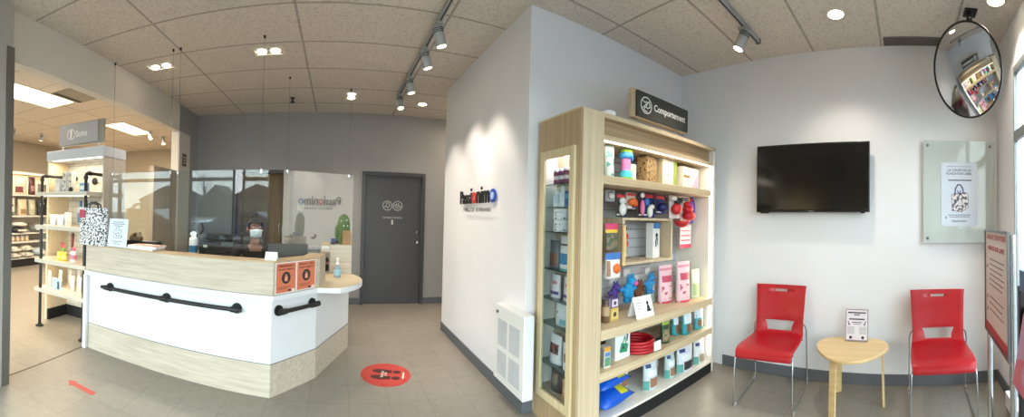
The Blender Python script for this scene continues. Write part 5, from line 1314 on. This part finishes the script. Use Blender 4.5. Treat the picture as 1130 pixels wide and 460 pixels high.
side_place(jar('powder_tub', 'white tub with grey print, upper of two stacked in the side case', .066, .08, (224, 222, 220), (232, 230, 228), [(.1, .72, PAWS)], 'tub', GC, .98, .16), 2.08, 1.4156)
side_place(pouch('cat_food_bag', 'dark grey bag with a brown animal picture behind the white bag in the side case', .12, .20, .05, (104, 108, 116), [(.1, .55, .1, .9, (120, 84, 66), 'animal_picture')], 'bag', GC), 2.17, 1.0703)
side_place(pouch('dog_food_bag', 'white bag with a round blue animal picture in the side case', .15, .235, .06, (214, 214, 214), [(.18, .5, .2, .8, (60, 130, 176), 'blue_picture'), (.72, .78, .12, .88, (70, 74, 84), 'brand_line'), (.0, .06, 0, 1, (90, 160, 160), 'teal_foot')], 'bag', GC), 2.03, 1.0703)
for k, y in enumerate((2.15, 1.99)):
    side_place(pouch('vet_diet_bag', ('white bag with a purple band, further of two on the fourth glass shelf', 'white bag with a purple band, nearer of two on the fourth glass shelf')[k], .125, .165, .05, (216, 212, 214), [(.16, .30, .08, .92, (90, 66, 130), 'purple_band'), (.6, .72, .3, .8, (204, 140, 140), 'red_word')], 'bag', GC), y, .8603)
cw = pouch('supplement_bag', 'pale bag with two black animal outlines in the side case', .15, .165, .05, (196, 204, 206), [(.06, .3, .55, .95, (120, 166, 172), 'teal_corner'), (.4, .86, .15, .85, blotch('black_animals', (206, 210, 210), (40, 40, 44), 22, .62), 'animal_outlines')], 'bag', GC)
side_place(cw, 2.07, .6803)
side_place(pouch('diet_bag', 'white bag with a black and red dog picture low in the side case', .15, .20, .06, (220, 218, 216), [(.35, .7, .15, .85, blotch('dogs_red', (150, 70, 60), (40, 34, 40), 24, .5), 'dog_picture')], 'bag', GC), 2.13, .4003)
side_place(carton('diet_box', 'slim white box with a small dog picture beside the low bag in the side case', .07, .19, .06, (214, 210, 208), [(.3, .6, .2, .8, (110, 70, 60), 'dog_picture')], 'box', GC), 1.97, .4003)
bk_ = pouch('brown_treat_bag', 'dark brown bag with a pale picture at the bottom of the side case', .15, .17, .06, (64, 52, 46), [(.3, .7, .25, .75, (120, 100, 84), 'pale_picture')], 'bag', GC)
side_place(bk_, 2.11, .2155)
side_place(carton('tan_box', 'small tan box beside the dark brown bag at the bottom of the side case', .07, .13, .06, (186, 140, 104), [(.3, .6, .2, .8, (206, 180, 150), 'pale_panel')], 'box', GC), 1.97, .2155)
# ------------------------------------------------------------------ shop beyond the opening: end display
ec = thing('end_display', 'white shop display with black pipe uprights, tiled back and four projecting shelves', 'display', (-2.8, 3.2, 0))
TILE = grid_mat('white_wall_tile', (234, 228, 214), (230, 223, 208), (160, 150, 132), .15, .075, .0025, (0, 0), .35, 'xz', None, .2, .5)
LG = paint('light_grey_panel', (188, 190, 194), .5, var=.01)
MB().box(-3.27, -3.245, 3.18, 3.6, 0, 1.985).build('left_panel', W_DESK, ec)
MB().box(-2.41, -2.385, 3.18, 3.6, 0, 1.985).build('right_panel', paint('taupe_panel', (188, 176, 162), .55), ec)
MB().box(-3.245, -2.41, 3.56, 3.6, .0, 1.985).build('tiled_back', TILE, ec)
MB().box(-3.275, -2.38, 3.165, 3.6, 1.985, 2.10).build('header_box', LG, ec, bevel=.003)
MB().box(-3.2, -2.45, 3.2, 3.23, 1.978, 1.985).build('led_strip', STRIP, ec)
MB().box(-3.245, -2.41, 3.53, 3.56, 0, .13).box(-3.245, -3.22, 3.19, 3.53, 0, .13).build('black_base', KICK, ec)
for z in (1.59, 1.20, .80, .455): MB().box(-3.21, -2.425, 2.93, 3.55, z-.045, z).build('shelf_board', wood('pale_shelf', (196, 186, 168), (208, 198, 182), 'x'), ec, bevel=.002)
for x, zt in ((-3.125, 1.785), (-2.455, 1.785)):
    pp = MB().tube([(x, 2.955, .012), (x, 2.955, zt-.03), (x, 2.965, zt-.01), (x, 2.99, zt), (x, 3.5, zt)], .019, 12)
    pp.lathe([(.05, 0), (.05, .01), (.024, .014), (.024, .035)], (x, 2.955, 0), 18)
    pp.tube([(x, 2.955, zt-.07), (x, 2.955, zt-.035)], .026, 12).tube([(x, 3.0, zt), (x, 3.04, zt)], .026, 12).tube([(x, 3.5, zt), (x, 3.56, zt)], .03, 14)
    pp.build('pipe_upright', BLACK, ec)
MB().ball((-2.80, 3.54, 1.745), (.045, .02, .045)).build('pipe_flange', BLACK, ec)
area('display_glow', (-2.83, 3.25, 1.97), .7, .05, 3, (255, 236, 204))
for z in (1.59, 1.20, .80, .455):
    MB().box(-3.18, -2.46, 3.0, 3.02, z-.05, z-.045).build('led_strip', STRIP, ec); area('shelf_glow', (-2.82, 3.02, z-.053), .7, .03, 1.6, (255, 232, 196))  # strips and lamps added to brighten the compartment under each shelf
t = thing('care_sign', 'grey sign reading Soins with a round brush emblem, above the white shop display', 'sign', (-2.81, 3.22, 2.10))
MB().box(-3.135, -2.45, 3.24, 3.275, 2.155, 2.42).build('wood_backing', paint('sign_edge', (150, 142, 130), .5), t)
MB().box(-3.12, -2.52, 3.222, 3.239, 2.17, 2.40).build('sign_face', paint('sign_silver', (160, 158, 158), .5, var=.01), t)
for x in (-3.08, -2.53): MB().cyl((x, 3.257, 2.10), (x, 3.257, 2.155), .008, 10).build('support_post', WHITE, t)
Mq = frame((-2.82, 3.2215, 2.285), (1, 0, 0), (0, 0, 1))
m = MB(); write(m, Mq, 'Soins', .06, .0, width=.17, height=.075, bold=.01); m.build('lettering', col((236, 234, 228), .5), t)
m = MB(); ring(m, Mq, -.10, 0, .062, .008); m.prism([(-.115, -.03), (-.105, -.05), (-.095, -.05), (-.085, .04), (-.10, .055), (-.115, .04)], 0, .001, 0, Mq); m.build('emblem', col((236, 234, 228), .5), t)
EG = 'care products on the white shop display'
def ep(t, x, z, y=3.12, rz=-.35): t.scale = (1.05, 1.05, 1.15); return place(t, x, y, z+.0005, rz)
ep(carton('care_box', 'pale blue and white box at the left of the top display shelf', .12, .145, .07, (196, 204, 208), [(.2, .7, .1, .9, (214, 216, 214), 'white_panel')], 'box', EG), -3.09, 1.59, 3.22)
for k, (x, lab) in enumerate(((-2.965, 'tall white box with blotchy grey print, left of two on the top display shelf'), (-2.875, 'tall white box with blotchy grey print, right of two on the top display shelf'))):
    ep(carton('grooming_box', lab, .08, .215, .06, (210, 208, 200), [(.05, .95, .05, .95, blotch('grooming_print', (208, 206, 196), (110, 124, 136), 30, .52), 'blotchy_print')], 'box', EG), x, 1.59, 3.2)
t = prod('black_ball', 'small dark ball in front of the blotchy boxes on the top display shelf', 'ball', EG); MB().ball((0, 0, .028), .028).build('ball_body', BLACKP, t); ep(t, -2.80, 1.59, 3.1)
ep(carton('blue_care_box', 'low blue and white box at the right of the top display shelf', .115, .095, .06, (90, 144, 180), [(.3, .7, .1, .9, (190, 206, 214), 'white_panel')], 'box', EG), -2.68, 1.59, 3.2)
for k, x in enumerate((-2.90, -2.81)):
    ep(jar('spray_bottle', ('tall blue and white bottle, left of two at the back of the second display shelf', 'tall blue and white bottle, right of two at the back of the second display shelf')[k], .035, .26, (190, 204, 214), (90, 130, 170), [(.1, .5, (90, 140, 180))], 'bottle', EG, .5, .25), x, 1.20, 3.4)
for k, x in enumerate((-3.085, -2.965)):
    t = prod('white_pot', ('plain white pot, left of two on the second display shelf', 'plain white pot, right of two on the second display shelf')[k], 'pot', EG)
    MB().lathe([(.036, 0), (.05, .1), (.052, .108), (.046, .108), (.034, .01)], (0, 0, 0), 20).build('pot_body', PAPER, t)
    MB().lathe([(.045, .09), (.044, .1)], (0, 0, 0), 18).build('pot_filling', col((206, 200, 190)), t); ep(t, x, 1.20, 3.12)
ep(carton('white_care_box', 'upright white box right of the two pots on the second display shelf', .07, .135, .05, (222, 218, 208), [(.2, .5, .1, .9, (196, 196, 196), 'grey_panel')], 'box', EG), -2.85, 1.20, 3.12)
ep(pouch('green_pack', 'green and pink pack on the third display shelf', .12, .16, .05, (110, 136, 56), [(.7, 1, 0, 1, (176, 76, 84), 'pink_top'), (.1, .5, .2, .8, (170, 184, 110), 'pale_panel')], 'bag', EG), -3.0, .80, 3.2)
for k, x in enumerate((-2.91, -2.835)):
    ep(jar('yellow_jar', ('yellow jar, left of two on the third display shelf', 'yellow jar, right of two on the third display shelf')[k], .032, .085, (222, 196, 60), (230, 210, 90), [(.2, .6, (236, 222, 130))], 'jar', EG), x, .80, 3.05)
t = prod('brush_handle', 'dark red upright brush between the jars and the bottle on the third display shelf', 'brush', EG); MB().tube([(0, 0, 0), (0, 0, .14), (0, 0, .25)], [.012, .014, .02], 10).build('handle', col((90, 40, 30)), t); MB().ball((0, 0, .25), (.022, .02, .03)).build('bristle_head', col((60, 30, 26), .9), t); ep(t, -2.775, .80, 3.12)
ep(jar('white_bottle', 'white bottle with a pink band at the right of the third display shelf', .036, .145, (220, 214, 214), (206, 90, 110), [(.2, .5, (206, 130, 150))], 'bottle', EG, .5, .25), -2.70, .80, 3.06)
ep(pouch('pink_pack', 'pink pack standing behind the white bottle on the third display shelf', .09, .2, .04, (190, 100, 120), [(.3, .7, .1, .9, (220, 190, 196), 'pale_panel')], 'bag', EG), -2.62, .80, 3.2)
for k, (x, y) in enumerate(((-3.12, 3.1), (-3.05, 3.22), (-2.98, 3.32), (-2.89, 3.38), (-2.79, 3.4))):
    ep(pouch('white_sachet', '%s white sachet from the left on the lowest display shelf' % ('first', 'second', 'third', 'fourth', 'fifth')[k], .09, .165, .035, (214, 208, 196), [(.3, .7, .15, .85, (228, 224, 214), 'white_panel')], 'bag', EG), x, .455, y)
pc = carton('picture_card', 'pale blue card with a dark dog picture in front of the white sachets', .17, .115, .012, (176, 200, 212), [], 'card', EG)
m = MB(); Mq = frame((.04, -.0068, .05), (1, 0, 0), (0, 0, 1)); disc(m, Mq, 0, .02, .018, .02); m.prism([(-.02, -.04), (.025, -.04), (.02, .01), (-.012, .01)], 0, .001, 0, Mq); m.build('dog_picture', col((54, 62, 72), .5), pc); ep(pc, -2.93, .455, 3.03, -.2)
for k, (x, y) in enumerate(((-2.76, 3.12), (-2.66, 3.12))):
    ep(pouch('cream_sachet', ('cream sachet just right of the dog picture card', 'cream sachet at the right end of the lowest display shelf')[k], .09, .15, .04, (206, 196, 176), [(.3, .7, .15, .85, (222, 214, 200), 'pale_panel')], 'bag', EG), x, .455, y)
# ------------------------------------------------------------------ far gondola shelving along the shop wall
gd = thing('wall_shelving', 'long white wall shelving of pet food bags at the far side of the shop', 'shelving', (-6.6, 6, 0))
GY0, GY1 = 3.2, 8.4
MB().box(-6.89, -6.86, GY0, GY1, .12, 2.2).build('back_panel', paint('gondola_back', (190, 182, 168), .6), gd)
MB().box(-6.86, -6.43, GY0, GY1, 0, .15).build('black_kick', KICK, gd)
SH = paint('gondola_shelf', (206, 202, 192), .5)
for z in (1.68, 1.19, .79, .585, .21): MB().box(-6.86, -6.42, GY0, GY1, z-.035, z).build('shelf_board', SH, gd)
MB().box(-6.86, -6.5, GY0, GY1, 2.19, 2.22).build('canopy', SH, gd)
MB().box(-6.60, -6.56, GY0+.05, GY1-.05, 2.18, 2.189).build('light_strip', emitter('warm_strip', (255, 226, 170), 4), gd)
for y in (GY0, 4.5, 6.45, GY1-.03): MB().box(-6.86, -6.45, y, y+.025, .15, 2.19).build('upright', SH, gd)
area('gondola_glow', (-6.55, 5.8, 2.17), .05, 4.8, 34, (255, 226, 176), 0)
GG = 'pet food bags on the far wall shelving'
def gp(t, y, z, x=-6.52): return place(t, x, y, z+.0005, PI/2)
def gbag(label, y, w, z, h, c, *bands): return gp(pouch('pet_food_bag', label, w, h, .14, c, bands, 'bag', GG), y, z)
gbag('grey bag, leftmost on the top far shelf', 5.06, .20, 1.68, .34, (150, 146, 138), (.3, .6, .1, .9, (186, 180, 170), 'pale_panel'))
gbag('large white and tan bag with a maroon patch on the top far shelf', 5.45, .44, 1.68, .44, (206, 196, 176), (.1, .42, .1, .6, (110, 50, 50), 'maroon_patch'), (.6, .9, .2, .8, (226, 220, 206), 'white_panel'))
gbag('dark maroon bag on the top far shelf', 5.82, .23, 1.68, .43, (72, 30, 38), (.2, .5, .2, .8, (150, 110, 110), 'pale_patch'))
gbag('low dark grey bag, right of the maroon one on the top far shelf', 6.16, .32, 1.68, .28, (92, 88, 84), (.3, .6, .2, .8, (130, 126, 120), 'grey_panel'))
gbag('white bag with a green foot, left on the second far shelf', 5.14, .34, 1.19, .42, (206, 202, 186), (.0, .2, 0, 1, (70, 92, 66), 'green_foot'), (.5, .62, .3, .8, (110, 106, 96), 'brand_word'))
gbag('beige bag with a brown patch on the second far shelf', 5.53, .30, 1.19, .38, (196, 180, 148), (.1, .4, .2, .8, (140, 110, 78), 'brown_patch'))
gbag('pale olive bag on the second far shelf', 5.83, .24, 1.19, .38, (160, 158, 136), (.4, .7, .2, .8, (186, 184, 164), 'pale_panel'))
gbag('black bag with white marks on the second far shelf', 6.17, .34, 1.19, .40, (26, 28, 26), (.55, .9, .2, .8, blotch('white_marks', (30, 32, 30), (206, 206, 200), 12, .58), 'white_marks'))
gbag('black bag at the left of the third far shelf', 5.02, .22, .79, .26, (36, 40, 38), (.3, .6, .2, .8, (90, 96, 90), 'grey_panel'))
def gsack(label, y, w, z, h, c):
    t = prod('lying_bag', label, 'bag', GG); MB().ball((0, 0, h/2), (w/2, .17, h/2), 0, 14, 9).build('bag_body', c if not isinstance(c, tuple) else col(c, .5), t)
    MB().box(-w*.3, w*.3, -.172, -.165, h*.3, h*.62).build('front_label', col((206, 200, 188), .5), t); gp(t, y, z)
gsack('black and white bag lying flat on the third far shelf', 5.40, .42, .79, .14, (40, 42, 44))
gsack('white bag lying on top of the black and white one on the third far shelf', 5.42, .40, .93, .11, (214, 208, 196))
gsack('grey bag lying right on the third far shelf', 5.95, .36, .79, .18, (110, 114, 112))
for k in range(6):
    gp(jar('food_tin', '%s small tin from the left on the narrow fourth far shelf' % ('first', 'second', 'third', 'fourth', 'fifth', 'sixth')[k], .05, .13, ((176, 150, 116), (60, 70, 60))[k < 2], (200, 196, 186), [(.2, .7, ((206, 180, 150), (150, 160, 150))[k < 2])], 'tin', 'tins on the narrow far shelf'), 4.98+.14*k, .585)
gsack('dark green bag at the left of the bottom far shelf', 4.98, .16, .21, .30, (40, 62, 52))
PILE = blotch('pile_print', (206, 198, 180), (140, 136, 122), 9, .56)
for k, (y, z) in enumerate(((5.27, .21), (5.27, .345), (5.66, .21), (5.66, .345))):
    gsack(('lower white bag of the left pile on the bottom far shelf', 'upper white bag of the left pile on the bottom far shelf', 'lower white bag of the right pile on the bottom far shelf', 'upper white bag of the right pile on the bottom far shelf')[k], y, .37, z, .135, PILE)
gsack('white and blue bag at the right of the bottom far shelf', 6.06, .36, .21, .2, (176, 190, 196))

# ------------------------------------------------------------------ daylight
W = bpy.data.worlds.new('sky'); S.world = W; W.use_nodes = True; nt = W.node_tree; nt.nodes.clear(); L = nt.links.new
o = nt.nodes.new('ShaderNodeOutputWorld'); bg = nt.nodes.new('ShaderNodeBackground'); tc = nt.nodes.new('ShaderNodeTexCoord')
sp = nt.nodes.new('ShaderNodeSeparateXYZ'); r = nt.nodes.new('ShaderNodeValToRGB'); nz = nt.nodes.new('ShaderNodeTexNoise')
nz.inputs['Scale'].default_value = 3; nz.inputs['Detail'].default_value = 4
ad = nt.nodes.new('ShaderNodeMath'); ad.operation = 'MULTIPLY_ADD'; ad.inputs[1].default_value = .25
e = r.color_ramp.elements; e[0].position = .08; e[0].color = (.93, .96, 1.0, 1); e[1].position = .75; e[1].color = (.74, .83, .97, 1)
L(tc.outputs['Generated'], sp.inputs[0]); L(tc.outputs['Generated'], nz.inputs['Vector']); L(nz.outputs['Fac'], ad.inputs[0]); L(sp.outputs['Z'], ad.inputs[2])
L(ad.outputs[0], r.inputs['Fac']); L(r.outputs['Color'], bg.inputs['Color']); bg.inputs['Strength'].default_value = 6.6
L(bg.outputs[0], o.inputs[0])
for x, w in ((.15, 5.0), (-4.6, 4.4)):
    l = area('window_portal', (x, YW-.1, 1.3), w, 2.55, 1, (255, 255, 255)); l.rotation_euler = (PI/2, 0, 0); l.data.cycles.is_portal = True
# rear room and corridor lamps
area('rear_room_lamp', (-1.0, 7.0, 2.9), .6, .6, 9, (255, 236, 210))
area('corridor_lamp', (2.3, 5.0, 2.95), .5, .5, 12, (255, 238, 214))
S.view_settings.view_transform = 'Standard'; S.view_settings.look = 'None'; S.view_settings.exposure = .85; S.view_settings.gamma = 1
S.cycles.use_denoising = True; S.cycles.max_bounces = 10; S.cycles.transparent_max_bounces = 16; S.cycles.sample_clamp_indirect = 6
S.cycles.caustics_reflective = False; S.cycles.caustics_refractive = False
